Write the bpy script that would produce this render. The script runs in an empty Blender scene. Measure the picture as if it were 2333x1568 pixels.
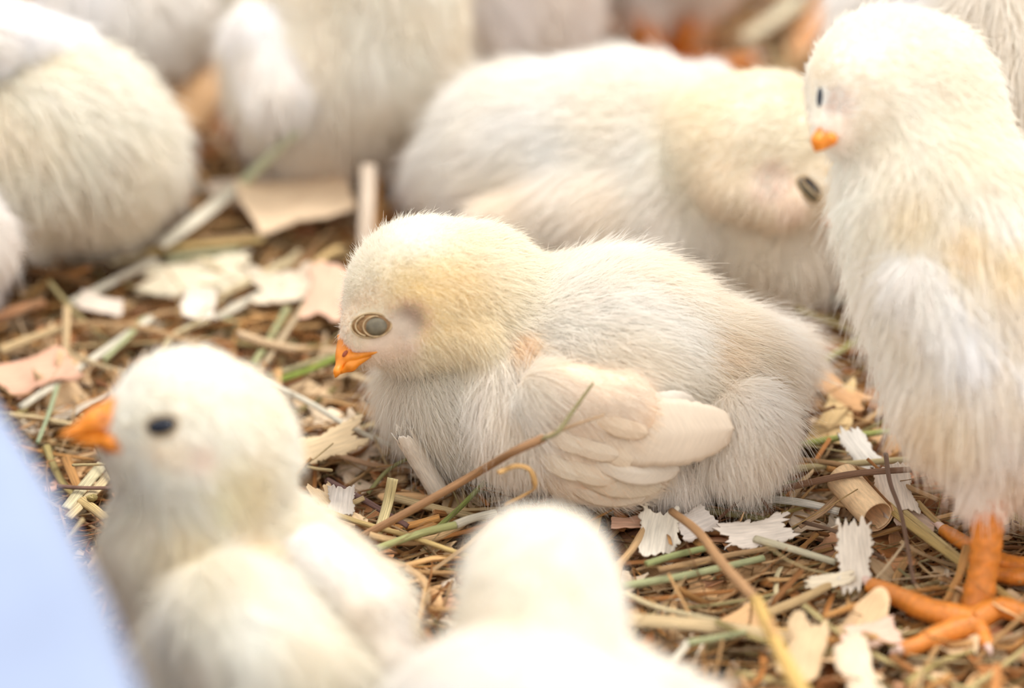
import bpy, math, random, colorsys
import numpy as np
from mathutils import Vector, Matrix

# ------------------------------------------------------------------ camera
# working units are centimetres; everything is written to the scene in metres
CM = 0.01
PITCH = math.radians(30)
FWD = np.array([0, math.cos(PITCH), -math.sin(PITCH)])
UP = np.array([0, math.sin(PITCH), math.cos(PITCH)])
RT = np.array([1.0, 0, 0])
DIST = 160.0                       # distance of the plane in focus, cm
PPC = 2333 / 19.0                  # pixels per cm in that plane
PX0, PY0 = 1166.5, 784.0
GY = 1100.0                        # row where the focus plane meets the ground
CAM = UP * ((GY - PY0) / PPC) - FWD * DIST
sc = bpy.context.scene
cd = bpy.data.cameras.new('camera'); cam = bpy.data.objects.new('camera', cd)
sc.collection.objects.link(cam); sc.camera = cam
cam.location = CAM * CM
cam.rotation_euler = (math.pi / 2 - PITCH, 0, 0)
cd.sensor_width = 36; cd.lens = 36 * DIST / 19.0
cd.clip_start = 0.05; cd.clip_end = 50
cd.dof.use_dof = True; cd.dof.focus_distance = (DIST - 1.8) * CM
cd.dof.aperture_fstop = (36 * DIST / 19.0) / 48.0

# ------------------------------------------------------------------ light
w = bpy.data.worlds.new('world'); sc.world = w; w.use_nodes = True
bgn = w.node_tree.nodes['Background']
bgn.inputs[0].default_value = (1.0, 0.985, 0.965, 1); bgn.inputs[1].default_value = 1.42
sd = bpy.data.lights.new('sun', 'SUN'); sun = bpy.data.objects.new('sun', sd)
sc.collection.objects.link(sun)
sd.energy = 2.45; sd.angle = math.radians(22); sd.color = (1.0, 0.965, 0.92)
sun.rotation_euler = Vector((-0.25, -0.20, -0.93)).to_track_quat('-Z', 'Y').to_euler()
sc.view_settings.view_transform = 'Standard'; sc.view_settings.look = 'None'
sc.view_settings.exposure = 0.06; sc.view_settings.gamma = 1.0
sc.view_settings.use_curve_mapping = False
sc.cycles.max_bounces = 6; sc.cycles.diffuse_bounces = 5; sc.cycles.glossy_bounces = 2
sc.cycles.transmission_bounces = 5; sc.cycles.transparent_max_bounces = 8
sc.cycles.adaptive_threshold = 0.08
sc.cycles_curves.shape = 'RIBBONS'; sc.cycles_curves.subdivisions = 2

rng = np.random.default_rng(7)

# ------------------------------------------------------------------ places
def Vz(px, py, z=0.0):
    """the point at height z (cm) seen at a photo pixel"""
    d = FWD + RT * ((px - PX0) / PPC / DIST) + UP * ((PY0 - py) / PPC / DIST)
    return CAM + d * ((z - CAM[2]) / d[2])
def Vf(px, py, f=0.0):
    """the point f cm beyond the focus plane seen at a photo pixel"""
    d = FWD + RT * ((px - PX0) / PPC / DIST) + UP * ((PY0 - py) / PPC / DIST)
    return CAM + d * (DIST + f)
def proj(P):
    q = np.asarray(P) - CAM; D = q @ FWD
    return PX0 + (q @ RT) / D * DIST * PPC, PY0 - (q @ UP) / D * DIST * PPC
def nrm(v):
    v = np.asarray(v, float)
    return v / np.maximum(np.linalg.norm(v, axis=-1, keepdims=True), 1e-9)

# ------------------------------------------------------------------ materials
def newmat(name):
    m = bpy.data.materials.new(name); m.use_nodes = True
    nt = m.node_tree; nt.nodes.clear()
    out = nt.nodes.new('ShaderNodeOutputMaterial')
    return m, nt, out
def node(nt, t, **kw):
    n = nt.nodes.new(t)
    for k, v in kw.items():
        if k.startswith('i_'): n.inputs[k[2:].replace('_', ' ')].default_value = v
        else: setattr(n, k, v)
    return n
def fur_material(name, rough=0.5, trans=0.35):
    m, nt, out = newmat(name)
    a = node(nt, 'ShaderNodeAttribute', attribute_name='tint')
    d = node(nt, 'ShaderNodeBsdfDiffuse'); t = node(nt, 'ShaderNodeBsdfTranslucent')
    g = node(nt, 'ShaderNodeBsdfGlossy', i_Roughness=0.45)
    mx = node(nt, 'ShaderNodeMixShader'); mx.inputs[0].default_value = trans
    m2 = node(nt, 'ShaderNodeMixShader'); m2.inputs[0].default_value = 0.05
    L = nt.links.new
    L(a.outputs['Color'], d.inputs[0]); L(a.outputs['Color'], t.inputs[0])
    L(d.outputs[0], mx.inputs[1]); L(t.outputs[0], mx.inputs[2])
    L(mx.outputs[0], m2.inputs[1]); L(g.outputs[0], m2.inputs[2]); L(m2.outputs[0], out.inputs[0])
    return m
def tint_material(name, rough=0.6, grain=None, bump=0.3, dark=0.35, sub=0.0, use_uv=True, spec=0.4, scale=60):
    """colour from the mesh's own 'tint' attribute, with streaks along the piece"""
    m, nt, out = newmat(name); L = nt.links.new
    p = node(nt, 'ShaderNodeBsdfPrincipled'); p.inputs['Roughness'].default_value = rough
    p.inputs['Specular IOR Level'].default_value = spec
    a = node(nt, 'ShaderNodeAttribute', attribute_name='tint')
    if use_uv:
        tc = node(nt, 'ShaderNodeUVMap', uv_map='uv')
        mp = node(nt, 'ShaderNodeMapping'); mp.inputs['Scale'].default_value = grain or (2, 30, 1)
        L(tc.outputs[0], mp.inputs[0]); vec = mp.outputs[0]
    else:
        tc = node(nt, 'ShaderNodeTexCoord')
        mp = node(nt, 'ShaderNodeMapping'); mp.inputs['Scale'].default_value = (scale,) * 3
        L(tc.outputs['Object'], mp.inputs[0]); vec = mp.outputs[0]
    n1 = node(nt, 'ShaderNodeTexNoise', i_Scale=1.0, i_Detail=4.0, i_Roughness=0.6)
    L(vec, n1.inputs['Vector'])
    mr = node(nt, 'ShaderNodeMapRange'); mr.inputs['From Min'].default_value = 0.3; mr.inputs['From Max'].default_value = 0.7
    mr.inputs['To Min'].default_value = 1 - dark; mr.inputs['To Max'].default_value = 1 + dark * 0.45
    L(n1.outputs[0], mr.inputs[0])
    vm = node(nt, 'ShaderNodeVectorMath', operation='SCALE')
    L(a.outputs['Color'], vm.inputs[0]); L(mr.outputs[0], vm.inputs['Scale'])
    L(vm.outputs[0], p.inputs['Base Color'])
    if sub: p.inputs['Subsurface Weight'].default_value = sub; p.inputs['Subsurface Scale'].default_value = 0.002
    b = node(nt, 'ShaderNodeBump', i_Strength=bump, i_Distance=0.0004)
    L(n1.outputs[0], b.inputs['Height']); L(b.outputs[0], p.inputs['Normal'])
    L(p.outputs[0], out.inputs[0])
    return m
def plain(name, col, rough=0.5, bump=0.0, scale=300, var=0.1, sub=0.0, spec=0.5):
    m, nt, out = newmat(name); L = nt.links.new
    p = node(nt, 'ShaderNodeBsdfPrincipled'); p.inputs['Roughness'].default_value = rough
    p.inputs['Specular IOR Level'].default_value = spec
    tc = node(nt, 'ShaderNodeTexCoord'); n1 = node(nt, 'ShaderNodeTexNoise', i_Scale=float(scale), i_Detail=4.0)
    L(tc.outputs['Object'], n1.inputs['Vector'])
    cr = node(nt, 'ShaderNodeValToRGB')
    cr.color_ramp.elements[0].position = 0.3; cr.color_ramp.elements[1].position = 0.7
    cr.color_ramp.elements[0].color = tuple(c * (1 - var) for c in col) + (1,)
    cr.color_ramp.elements[1].color = tuple(min(1, c * (1 + var)) for c in col) + (1,)
    L(n1.outputs[0], cr.inputs[0]); L(cr.outputs[0], p.inputs['Base Color'])
    if sub:
        p.inputs['Subsurface Weight'].default_value = sub; p.inputs['Subsurface Scale'].default_value = 0.004
        p.inputs['Subsurface Radius'].default_value = (1, 0.4, 0.15)
    if bump:
        b = node(nt, 'ShaderNodeBump', i_Strength=bump, i_Distance=0.0005)
        L(n1.outputs[0], b.inputs['Height']); L(b.outputs[0], p.inputs['Normal'])
    L(p.outputs[0], out.inputs[0])
    return m
M_FUR = fur_material('chick_down')
M_SKIN = tint_material('chick_skin', 0.8, use_uv=False, dark=0.12, bump=0.2, scale=400)
M_STRAW = tint_material('straw', 0.48, (1.1, 15, 1), 0.9, 0.55)
M_WOOD = tint_material('wood_shaving', 0.7, (2.2, 22, 1), 0.35, 0.24)
M_FEATHER = tint_material('feather_vane', 0.65, (3, 26, 1), 0.35, 0.10)
M_BEAK = plain('beak_horn', (0.80, 0.25, 0.015), 0.42, 0.15, 500, 0.18, 0.25)
M_LEG = plain('leg_scales', (0.64, 0.21, 0.025), 0.45, 0.4, 700, 0.2, 0.2)
M_CLAW = plain('claw_horn', (0.72, 0.50, 0.42), 0.4, 0, 300, 0.1)
M_EYE = plain('eye_dark', (0.006, 0.009, 0.02), 0.12, 0, 50, 0.05, 0, 0.6)
M_NOSTRIL = plain('nostril', (0.30, 0.06, 0.02), 0.6)
M_LIDB = plain('eyelid_brown', (0.25, 0.13, 0.045), 0.55, 0.5, 900, 0.25)
M_LIDG = plain('eyelid_grey', (0.15, 0.125, 0.08), 0.45, 0.3, 900, 0.2)
M_RIM = plain('eyelid_rim', (0.50, 0.36, 0.20), 0.6, 0.6, 1200, 0.25)
M_EAR = plain('ear_skin', (0.56, 0.44, 0.36), 0.8, 0.5, 500, 0.15)
M_BLUE = plain('blue_plastic', (0.27, 0.33, 0.48), 0.5, 0, 14, 0.10)

# ------------------------------------------------------------------ object helpers
def link(o, parent=None):
    sc.collection.objects.link(o)
    if parent is not None: o.parent = parent
    return o
def tag(o, label=None, cat=None, group=None, kind=None):
    for k, v in (('label', label), ('category', cat), ('group', group), ('kind', kind)):
        if v: o[k] = v
    return o
def mesh_np(name, V, F, tint=None, uv=None, smooth=True):
    """V (n,3) cm, F (m,4) or (m,3); tint per vertex; uv per vertex"""
    me = bpy.data.meshes.new(name)
    V = np.asarray(V, np.float32) * CM; F = np.asarray(F, np.int32); k = F.shape[1]
    me.vertices.add(len(V)); me.vertices.foreach_set('co', V.ravel())
    me.loops.add(F.size); me.loops.foreach_set('vertex_index', F.ravel())
    me.polygons.add(len(F)); me.polygons.foreach_set('loop_start', np.arange(len(F), dtype=np.int32) * k)
    me.polygons.foreach_set('use_smooth', np.full(len(F), smooth))
    if uv is not None:
        l = me.uv_layers.new(name='uv'); l.data.foreach_set('uv', np.asarray(uv, np.float32)[F.ravel()].ravel())
    if tint is not None:
        a = me.attributes.new('tint', 'FLOAT_COLOR', 'POINT')
        c = np.ones((len(V), 4), np.float32); c[:, :3] = tint
        a.data.foreach_set('color', c.ravel())
    me.update(calc_edges=True)
    return me
def put(name, V, F, mat, parent=None, base=None, tint=None, uv=None, smooth=True):
    """one mesh object; with a parent the coordinates are taken relative to the parent's base"""
    V = np.asarray(V, float)
    if parent is not None: b = np.array(parent['_base'])
    else: b = np.array(base if base is not None else [V[:, 0].mean(), V[:, 1].mean(), V[:, 2].min()])
    me = mesh_np(name, V - b, F, tint, uv, smooth)
    if mat: me.materials.append(mat)
    o = bpy.data.objects.new(name, me); o['_base'] = [float(x) for x in b]
    if parent is None: o.location = Vector(b) * CM
    else: o.location = (0, 0, 0)
    return link(o, parent)
def root(name, base):
    o = bpy.data.objects.new(name, None); o.empty_display_size = 0.01
    o.location = Vector(base) * CM; o['_base'] = [float(x) for x in base]
    return link(o)

# ------------------------------------------------------------------ batch shapes
def tubes(P, w, h, up=None, K=8, v0=None):
    """N tubes along P (N,M,3), half-width w (N,M) across, half-height h (N,M) along up"""
    P = np.asarray(P, float); N, M, _ = P.shape
    w = np.broadcast_to(w, (N, M)); h = np.broadcast_to(h, (N, M))
    T = nrm(np.gradient(P, axis=1))
    if up is None: up = np.array([0, 0, 1.0])
    up = np.broadcast_to(up, P.shape)
    S = nrm(np.cross(T, up)); U = np.cross(S, T)
    P2 = np.concatenate([P[:, :1], P, P[:, -1:]], 1)
    S2 = np.concatenate([S[:, :1], S, S[:, -1:]], 1); U2 = np.concatenate([U[:, :1], U, U[:, -1:]], 1)
    w2 = np.concatenate([w[:, :1] * .02, w, w[:, -1:] * .02], 1); h2 = np.concatenate([h[:, :1] * .02, h, h[:, -1:] * .02], 1)
    a = np.arange(K) * 2 * math.pi / K
    V = P2[:, :, None] + S2[:, :, None] * (w2[..., None] * np.cos(a))[..., None] + U2[:, :, None] * (h2[..., None] * np.sin(a))[..., None]
    R = M + 2
    i = np.arange(R - 1)[:, None] * K; j = np.arange(K)[None]; j1 = (j + 1) % K
    f = np.stack([i + j, i + j1, i + K + j1, i + K + j], -1).reshape(-1, 4)
    F = (f[None] + (np.arange(N) * R * K)[:, None, None])
    ln = np.concatenate([np.zeros((N, 1)), np.cumsum(np.linalg.norm(np.diff(P2, axis=1), axis=2), 1)], 1)
    rnd = rng.random((N, 1)) * 50
    uv = np.stack([np.broadcast_to((ln + rnd)[..., None], V.shape[:3]),
                   np.broadcast_to((np.sin(a / 2))[None, None] * 1.0 + rnd[..., None], V.shape[:3])], -1)
    return V.reshape(N, -1, 3), F.reshape(N, -1, 4) , uv.reshape(N, -1, 2)
def vnoise(p, freq, seed=0):
    """smooth vector noise (n,3) from trilinear lattice values"""
    r = np.random.default_rng(seed); tab = r.uniform(-1, 1, (4096, 3))
    q = np.asarray(p) * freq + 1000.0; i = np.floor(q).astype(np.int64); f = q - i; f = f * f * (3 - 2 * f)
    out = 0
    for dx in (0, 1):
        for dy in (0, 1):
            for dz in (0, 1):
                h = ((i[..., 0] + dx) * 73856093 ^ (i[..., 1] + dy) * 19349663 ^ (i[..., 2] + dz) * 83492791) & 4095
                wt = (f[..., 0] if dx else 1 - f[..., 0]) * (f[..., 1] if dy else 1 - f[..., 1]) * (f[..., 2] if dz else 1 - f[..., 2])
                out = out + tab[h] * wt[..., None]
    return out
def sheets(C, X, Y, Z, L, W, curl, roll, jag, nu=14, nv=8, th=0.012, twist=None, point=None, wob=1.0):
    """N thin curled wood sheets: length L along X, width W along Y, curl = bend along X (rad), roll = bend along Y (rad)"""
    N = len(C)
    u = np.linspace(-.5, .5, nu)[None, :, None]; v = np.linspace(-.5, .5, nv)[None, None, :]
    L, W, curl, roll, jag = [np.asarray(a, float).reshape(N, 1, 1) for a in (L, W, curl, roll, jag)]
    jg = rng.uniform(-1, 1, (N, nu, 1)) * jag * 0.5 * (np.abs(v) * 2) ** 3
    je = rng.uniform(-1, 1, (N, 1, nv)) * jag * (np.abs(u) * 2) ** 4
    uu = u * (1 + 0 * v) + je * .35; vv = v * (1 + 0 * u) + jg * np.sign(v) * .5
    if point is not None: vv = vv * (1 - np.asarray(point).reshape(N, 1, 1) * (0.5 + u) ** 1.5)
    kk = rng.uniform(2, 7, (N, 1, 1)); ph = rng.uniform(0, 6, (2, N, 1, 1))
    vv = vv * (1 + wob * .16 * np.sin(uu * kk * 2 + ph[0]) + wob * .10 * np.sin(uu * kk * 4.3 + ph[1])) + wob * .12 * np.sin(uu * kk + ph[1])
    uu = uu * (1 + wob * .12 * np.sin(vv * kk * 1.5 + ph[1])) + wob * .14 * np.sin(vv * kk * .9 + ph[0])
    cs = np.where(np.abs(curl) < 1e-3, 1e-3, curl); rs = np.where(np.abs(roll) < 1e-3, 1e-3, roll)
    Rx = L / cs; Ry = W / rs
    ax = uu * cs; ay = vv * rs
    x = Rx * np.sin(ax); z1 = Rx * (1 - np.cos(ax))
    y = (Ry - z1 * 0) * np.sin(ay); z2 = Ry * (1 - np.cos(ay))
    nx = -np.sin(ax); 
    wob = (vnoise(np.stack([uu * 3 + np.arange(N)[:, None, None] * 7, vv * 2, 0 * uu], -1), 1.0, 5)[..., 0]) * 0.06 * np.minimum(W, L)
    z = z1 + z2 + wob
    tw = (np.zeros((N, 1, 1)) if twist is None else np.asarray(twist).reshape(N, 1, 1)) * u * 2
    y, z = y * np.cos(tw) - z * np.sin(tw), y * np.sin(tw) + z * np.cos(tw)
    X, Y, Z, C = [np.asarray(a, float)[:, None, None] for a in (X, Y, Z, C)]
    G = C + X * x[..., None] + Y * y[..., None] + Z * z[..., None]
    du = np.gradient(G, axis=1); dv = np.gradient(G, axis=2); n = nrm(np.cross(du, dv))
    V = np.concatenate([(G + n * th).reshape(N, -1, 3), (G - n * th).reshape(N, -1, 3)], 1)
    i, j = np.meshgrid(np.arange(nu - 1), np.arange(nv - 1), indexing='ij'); q = (i * nv + j).ravel()
    top = np.stack([q, q + nv, q + nv + 1, q + 1], -1); s = nu * nv
    bot = top[:, ::-1] + s
    e = [np.arange(nu - 1) * nv, np.arange(nu - 1) * nv + nv - 1]
    side = [np.stack([e[0], e[0] + s, e[0] + nv + s, e[0] + nv], -1), np.stack([e[1], e[1] + nv, e[1] + nv + s, e[1] + s], -1)]
    e2 = np.arange(nv - 1); e3 = (nu - 1) * nv + np.arange(nv - 1)
    side += [np.stack([e2, e2 + 1, e2 + 1 + s, e2 + s], -1), np.stack([e3, e3 + s, e3 + 1 + s, e3 + 1], -1)]
    f = np.concatenate([top, bot] + side)
    F = f[None] + (np.arange(N) * 2 * s)[:, None, None]
    rnd = rng.random((N, 1, 1)) * 50
    uv = np.stack([uu * L + rnd, vv * W + rnd], -1).reshape(N, -1, 2)
    return V, F, np.concatenate([uv, uv], 1)

def ellipsoid(c, ax, r, nu=20, nv=12):
    """c centre, ax 3x3 rows of axes, r radii"""
    c, ax, r = np.asarray(c, float), np.asarray(ax, float), np.asarray(r, float)
    th = np.linspace(0.02, math.pi - 0.02, nv); ph = np.arange(nu) * 2 * math.pi / nu
    T, Ph = np.meshgrid(th, ph, indexing='ij')
    l = np.stack([np.sin(T) * np.cos(Ph), np.sin(T) * np.sin(Ph), np.cos(T)], -1) * r
    V = c + l.reshape(-1, 3) @ ax
    i, j = np.meshgrid(np.arange(nv - 1), np.arange(nu), indexing='ij')
    F = np.stack([i * nu + j, (i + 1) * nu + j, (i + 1) * nu + (j + 1) % nu, i * nu + (j + 1) % nu], -1).reshape(-1, 4)
    return V, F
def spline(pts, n):
    """Catmull-Rom through pts"""
    p = np.asarray(pts, float)
    if len(p) == 2: p = np.stack([p[0], (p[0] + p[1]) / 2, p[1]])
    q = np.concatenate([[2 * p[0] - p[1]], p, [2 * p[-1] - p[-2]]])
    t = np.linspace(0, len(p) - 1 - 1e-6, n); i = t.astype(int); f = (t - i)[:, None]
    a, b, c, d = q[i], q[i + 1], q[i + 2], q[i + 3]
    return 0.5 * ((2 * b) + (c - a) * f + (2 * a - 5 * b + 4 * c - d) * f ** 2 + (3 * b - a - 3 * c + d) * f ** 3)

# ------------------------------------------------------------------ implicit bodies
CREAM = (0.93, 0.86, 0.68); WHITE = (0.94, 0.91, 0.83); YEL = (0.93, 0.80, 0.50); PEACH = (0.90, 0.72, 0.55)
WARM = (0.93, 0.80, 0.62); GREYISH = (0.74, 0.67, 0.56)
def RC(a, ra, b, rb, k=0.5, L=0.45, col=CREAM, flow=None, lift=0.35, sub=False):
    """a round cone between two points"""
    a, b = np.asarray(a, float), np.asarray(b, float)
    return dict(t='c', a=a, b=b, ra=ra, rb=rb, k=k, L=L, col=col, flow=nrm(b - a) if flow is None else nrm(flow), lift=lift, sub=sub)
def EL(c, r, ax=None, k=0.5, L=0.45, col=CREAM, flow=(1, 0, 0), lift=0.35, sub=False):
    ax = np.eye(3) if ax is None else np.asarray(ax, float)
    return dict(t='e', c=np.asarray(c, float), r=np.asarray(r, float), ax=ax, k=k, L=L, col=col, flow=nrm(flow), lift=lift, sub=sub)
def pd(pr, p):
    if pr['t'] == 'e':
        q = (p - pr['c']) @ pr['ax'].T
        k0 = np.linalg.norm(q / pr['r'], axis=-1); k1 = np.linalg.norm(q / pr['r'] ** 2, axis=-1)
        return k0 * (k0 - 1) / np.maximum(k1, 1e-6)
    a, b, ra, rb = pr['a'], pr['b'], pr['ra'], pr['rb']
    ab = b - a; l2 = ab @ ab
    if l2 < 1e-8: return np.linalg.norm(p - a, axis=-1) - ra
    h = np.clip(((p - a) @ ab) / l2, 0, 1)
    return np.linalg.norm(p - a - h[..., None] * ab, axis=-1) - (ra + (rb - ra) * h)
def field(prims, p, floor=None):
    d = None
    for pr in prims:
        e = pd(pr, p); k = pr['k']
        if d is None: d = e; continue
        if pr['sub']:
            h = np.clip(.5 - .5 * (d + e) / k, 0, 1); d = d * (1 - h) + (-e) * h + k * h * (1 - h)
        else:
            h = np.clip(.5 + .5 * (d - e) / k, 0, 1); d = d * (1 - h) + e * h - k * h * (1 - h)
    d = d + vnoise(p, 0.9, 3)[..., 0] * 0.05
    if floor is not None: d = np.maximum(d, floor - p[..., 2])
    return d
def grad(prims, p):
    e = 0.03
    g = [field(prims, p + np.eye(3)[i] * e) - field(prims, p - np.eye(3)[i] * e) for i in range(3)]
    return nrm(np.stack(g, -1))
def hit(prims, px, py, f0=-12, f1=25, all_miss=None):
    """first point of the body met by the camera ray through a photo pixel"""
    o = Vf(px, py, f0); d = nrm(Vf(px, py, f1) - o); t = 0.0
    for _ in range(200):
        e = float(field(prims, (o + d * t)[None])[0])
        if e < 0.004: break
        t += max(e * 0.7, 0.004)
        if t > 60: return all_miss
    return o + d * t
def surface(prims, vox=0.1, floor=0.0):
    lo = np.full(3, 1e9); hi = -lo
    for pr in prims:
        if pr['sub']: continue
        if pr['t'] == 'e': r = max(pr['r']); l, h = pr['c'] - r, pr['c'] + r
        else: l = np.minimum(pr['a'] - pr['ra'], pr['b'] - pr['rb']); h = np.maximum(pr['a'] + pr['ra'], pr['b'] + pr['rb'])
        lo = np.minimum(lo, l); hi = np.maximum(hi, h)
    lo -= 0.35; hi += 0.35
    n = np.ceil((hi - lo) / vox).astype(int) + 1
    g = np.meshgrid(*[lo[i] + np.arange(n[i]) * vox for i in range(3)], indexing='ij')
    p = np.stack(g, -1)
    D = np.empty(n)
    for i in range(n[0]): D[i] = field(prims, p[i], floor)
    ins = D < 0
    c = n - 1
    acc = np.zeros((*c, 3)); cnt = np.zeros(c)
    idx = np.stack(np.meshgrid(*[np.arange(k) for k in c], indexing='ij'), -1).astype(float)
    for axx in range(3):
        o1, o2 = [a for a in range(3) if a != axx]
        for s1 in (0, 1):
            for s2 in (0, 1):
                off = [0, 0, 0]; off[o1] = s1; off[o2] = s2
                A = D[off[0]:off[0] + c[0], off[1]:off[1] + c[1], off[2]:off[2] + c[2]]
                off2 = list(off); off2[axx] = 1
                B = D[off2[0]:off2[0] + c[0], off2[1]:off2[1] + c[1], off2[2]:off2[2] + c[2]]
                m = (A < 0) != (B < 0)
                t = np.where(m, A / np.where(m, A - B, 1), 0)
                q = np.zeros((*c, 3)); q[..., o1] = s1; q[..., o2] = s2; q[..., axx] = t
                acc += q * m[..., None]; cnt += m
    act = cnt > 0; vid = np.full(c, -1); vid[act] = np.arange(act.sum())
    V = lo + (idx[act] + acc[act] / cnt[act][:, None]) * vox
    Fs = []
    for axx in range(3):
        o1, o2 = (axx + 1) % 3, (axx + 2) % 3
        sl = [slice(None)] * 3; sl[axx] = slice(0, n[axx] - 1); sl[o1] = slice(1, n[o1] - 1); sl[o2] = slice(1, n[o2] - 1)
        sb = list(sl); sb[axx] = slice(1, n[axx])
        a = ins[tuple(sl)]; b = ins[tuple(sb)]; m = a != b
        loc = np.argwhere(m); st = np.zeros(3, int); st[o1] = 1; st[o2] = 1; loc = loc + st
        def cell(d1, d2):
            q = loc.copy(); q[:, o1] += d1; q[:, o2] += d2; return vid[q[:, 0], q[:, 1], q[:, 2]]
        f = np.stack([cell(-1, -1), cell(0, -1), cell(0, 0), cell(-1, 0)], -1)
        flip = ~a[m]; f[flip] = f[flip][:, ::-1]
        Fs.append(f)
    F = np.concatenate(Fs); F = F[(F >= 0).all(1)]
    return V, F
def blend(prims, p, soft=0.3):
    """flow, hair length, colour and lift blended from the parts near p"""
    ws = []
    use = [q for q in prims if not q['sub']]
    for pr in use: ws.append(np.exp(-np.clip(pd(pr, p), -3, 3) / soft))
    w_ = np.stack(ws, -1); w_ = w_ / w_.sum(-1, keepdims=True)
    g = lambda key: w_ @ np.array([np.atleast_1d(pr[key]) for pr in use], float)
    return g('flow'), g('L')[:, 0], g('col'), g('lift')[:, 0]
def down(name, prims, V, F, parent, N, r0=0.004, spots=(), rough=0.22, clump=0.35, seed=1, steps=5,
         Lk=1.0, cell=0.16, sag=0.25, cnoise=0.09, zmin=0.12, guard=.07, soft=.3):
    """the down: real hair strands grown from the body surface. spots: (centre, radius, length factor, colour or None, density)"""
    r = np.random.default_rng(seed)
    T = np.concatenate([F[:, [0, 1, 2]], F[:, [0, 2, 3]]]); a, b, c = V[T[:, 0]], V[T[:, 1]], V[T[:, 2]]
    fn = np.cross(b - a, c - a); ar = np.linalg.norm(fn, axis=1)
    vn = np.zeros_like(V)
    for i in range(3): np.add.at(vn, T[:, i], fn)
    vn = nrm(vn)
    pick = r.choice(len(T), N, p=ar / ar.sum()); u = r.random((N, 2)); fl = u.sum(1) > 1; u[fl] = 1 - u[fl]
    t3 = T[pick]; wa = np.stack([1 - u.sum(1), u[:, 0], u[:, 1]], -1)[..., None]
    p = (V[t3] * wa).sum(1); n = nrm((vn[t3] * wa).sum(1))
    keep = (p[:, 2] > zmin) | (n[:, 2] > -0.3)
    p, n = p[keep], n[keep]
    flow, L, col, lift = blend(prims, p, soft)
    L = L * Lk
    for (sc_, sr, lf, scol, dens) in spots:
        s = np.exp(-(np.linalg.norm(p - sc_, axis=1) / sr) ** 4)
        L = L * (1 - s * (1 - lf))
        if scol is not None: col = col * (1 - s[:, None]) + np.array(scol) * s[:, None]
        kk = r.random(len(p)) > s * (1 - dens)
        p, n, flow, L, col, lift = p[kk], n[kk], flow[kk], L[kk], col[kk], lift[kk]
    flow = flow + np.array([0, 0, -sag])
    t = flow - n * (flow * n).sum(1, keepdims=True); t = nrm(t)
    nz = vnoise(p, 1.6, seed + 11) * 0.45 + vnoise(p, 5.0, seed + 12) * 0.35
    nz = nz - n * (nz * n).sum(1, keepdims=True)
    d = nrm(t * (1 - lift)[:, None] + n * lift[:, None] + nz * 0.5 + r.normal(0, rough, p.shape) * 0.6)
    m = len(p); L = L * r.uniform(0.6, 1.15, m)
    gd = r.random(m) < guard; L = np.where(gd, L * 1.45 + .05, L)
    d = np.where(gd[:, None], nrm(d + n * .7), d)
    # clumps: strands of one small cell lean to a common tip
    q = p / cell + vnoise(p, 2.0 / cell * 0.5, seed + 5) * 0.5
    ci = np.floor(q).astype(np.int64); hsh = (ci[:, 0] * 73856093 ^ ci[:, 1] * 19349663 ^ ci[:, 2] * 83492791) & 65535
    order = np.argsort(hsh); hs = hsh[order]; first = np.r_[True, hs[1:] != hs[:-1]]; grp = np.cumsum(first) - 1
    gid = np.empty(m, int); gid[order] = grp; ng = grp[-1] + 1
    cen = np.stack([np.bincount(gid, p[:, k], ng) for k in range(3)], -1) / np.bincount(gid, minlength=ng)[:, None]
    offs = (cen[gid] - p); offs *= (np.linalg.norm(offs, axis=1, keepdims=True) < cell * 1.3)
    offs = offs - n * (offs * n).sum(1, keepdims=True)
    s = np.linspace(0, 1, steps)[None, :, None]
    bend = t * 0.35 + np.array([0, 0, -0.18]) - n * 0.15
    cur = r.normal(0, 1, (m, 3)) * rough * 0.8
    P = p[:, None] + (d[:, None] * s + bend[:, None] * s ** 2 + cur[:, None] * (s ** 2) * 0.6) * L[:, None, None] + offs[:, None] * clump * s ** 1.5
    P[..., 2] = np.maximum(P[..., 2], 0.03)
    base = np.array(parent['_base'])
    hc = bpy.data.hair_curves.new(name); hc.add_curves([steps] * m)
    hc.position_data.foreach_set('vector', ((P - base) * CM).astype(np.float32).ravel())
    ra = hc.attributes.new('radius', 'FLOAT', 'POINT')
    rad = r0 * (1 - 0.8 * s[0, :, 0] ** 1.3); rad = rad[None] * r.uniform(.7, 1.2, (m, 1))
    ra.data.foreach_set('value', (rad * CM).astype(np.float32).ravel())
    col = col * (1 + vnoise(p, 1.1, seed + 21)[:, :1] * cnoise * np.array([0.4, 0.8, 1.8])) * (1 + r.normal(0, 0.05, (m, 1)))
    c4 = np.ones((m, 4), np.float32); col = 1 - (1 - col) * np.array([.22, .54, .62]); c4[:, :3] = np.clip(col, 0.02, 0.985)
    ca = hc.attributes.new('tint', 'FLOAT_COLOR', 'CURVE'); ca.data.foreach_set('color', c4.ravel())
    hc.materials.append(M_FUR)
    o = bpy.data.objects.new(name, hc); link(o, parent)
    return o

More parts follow.
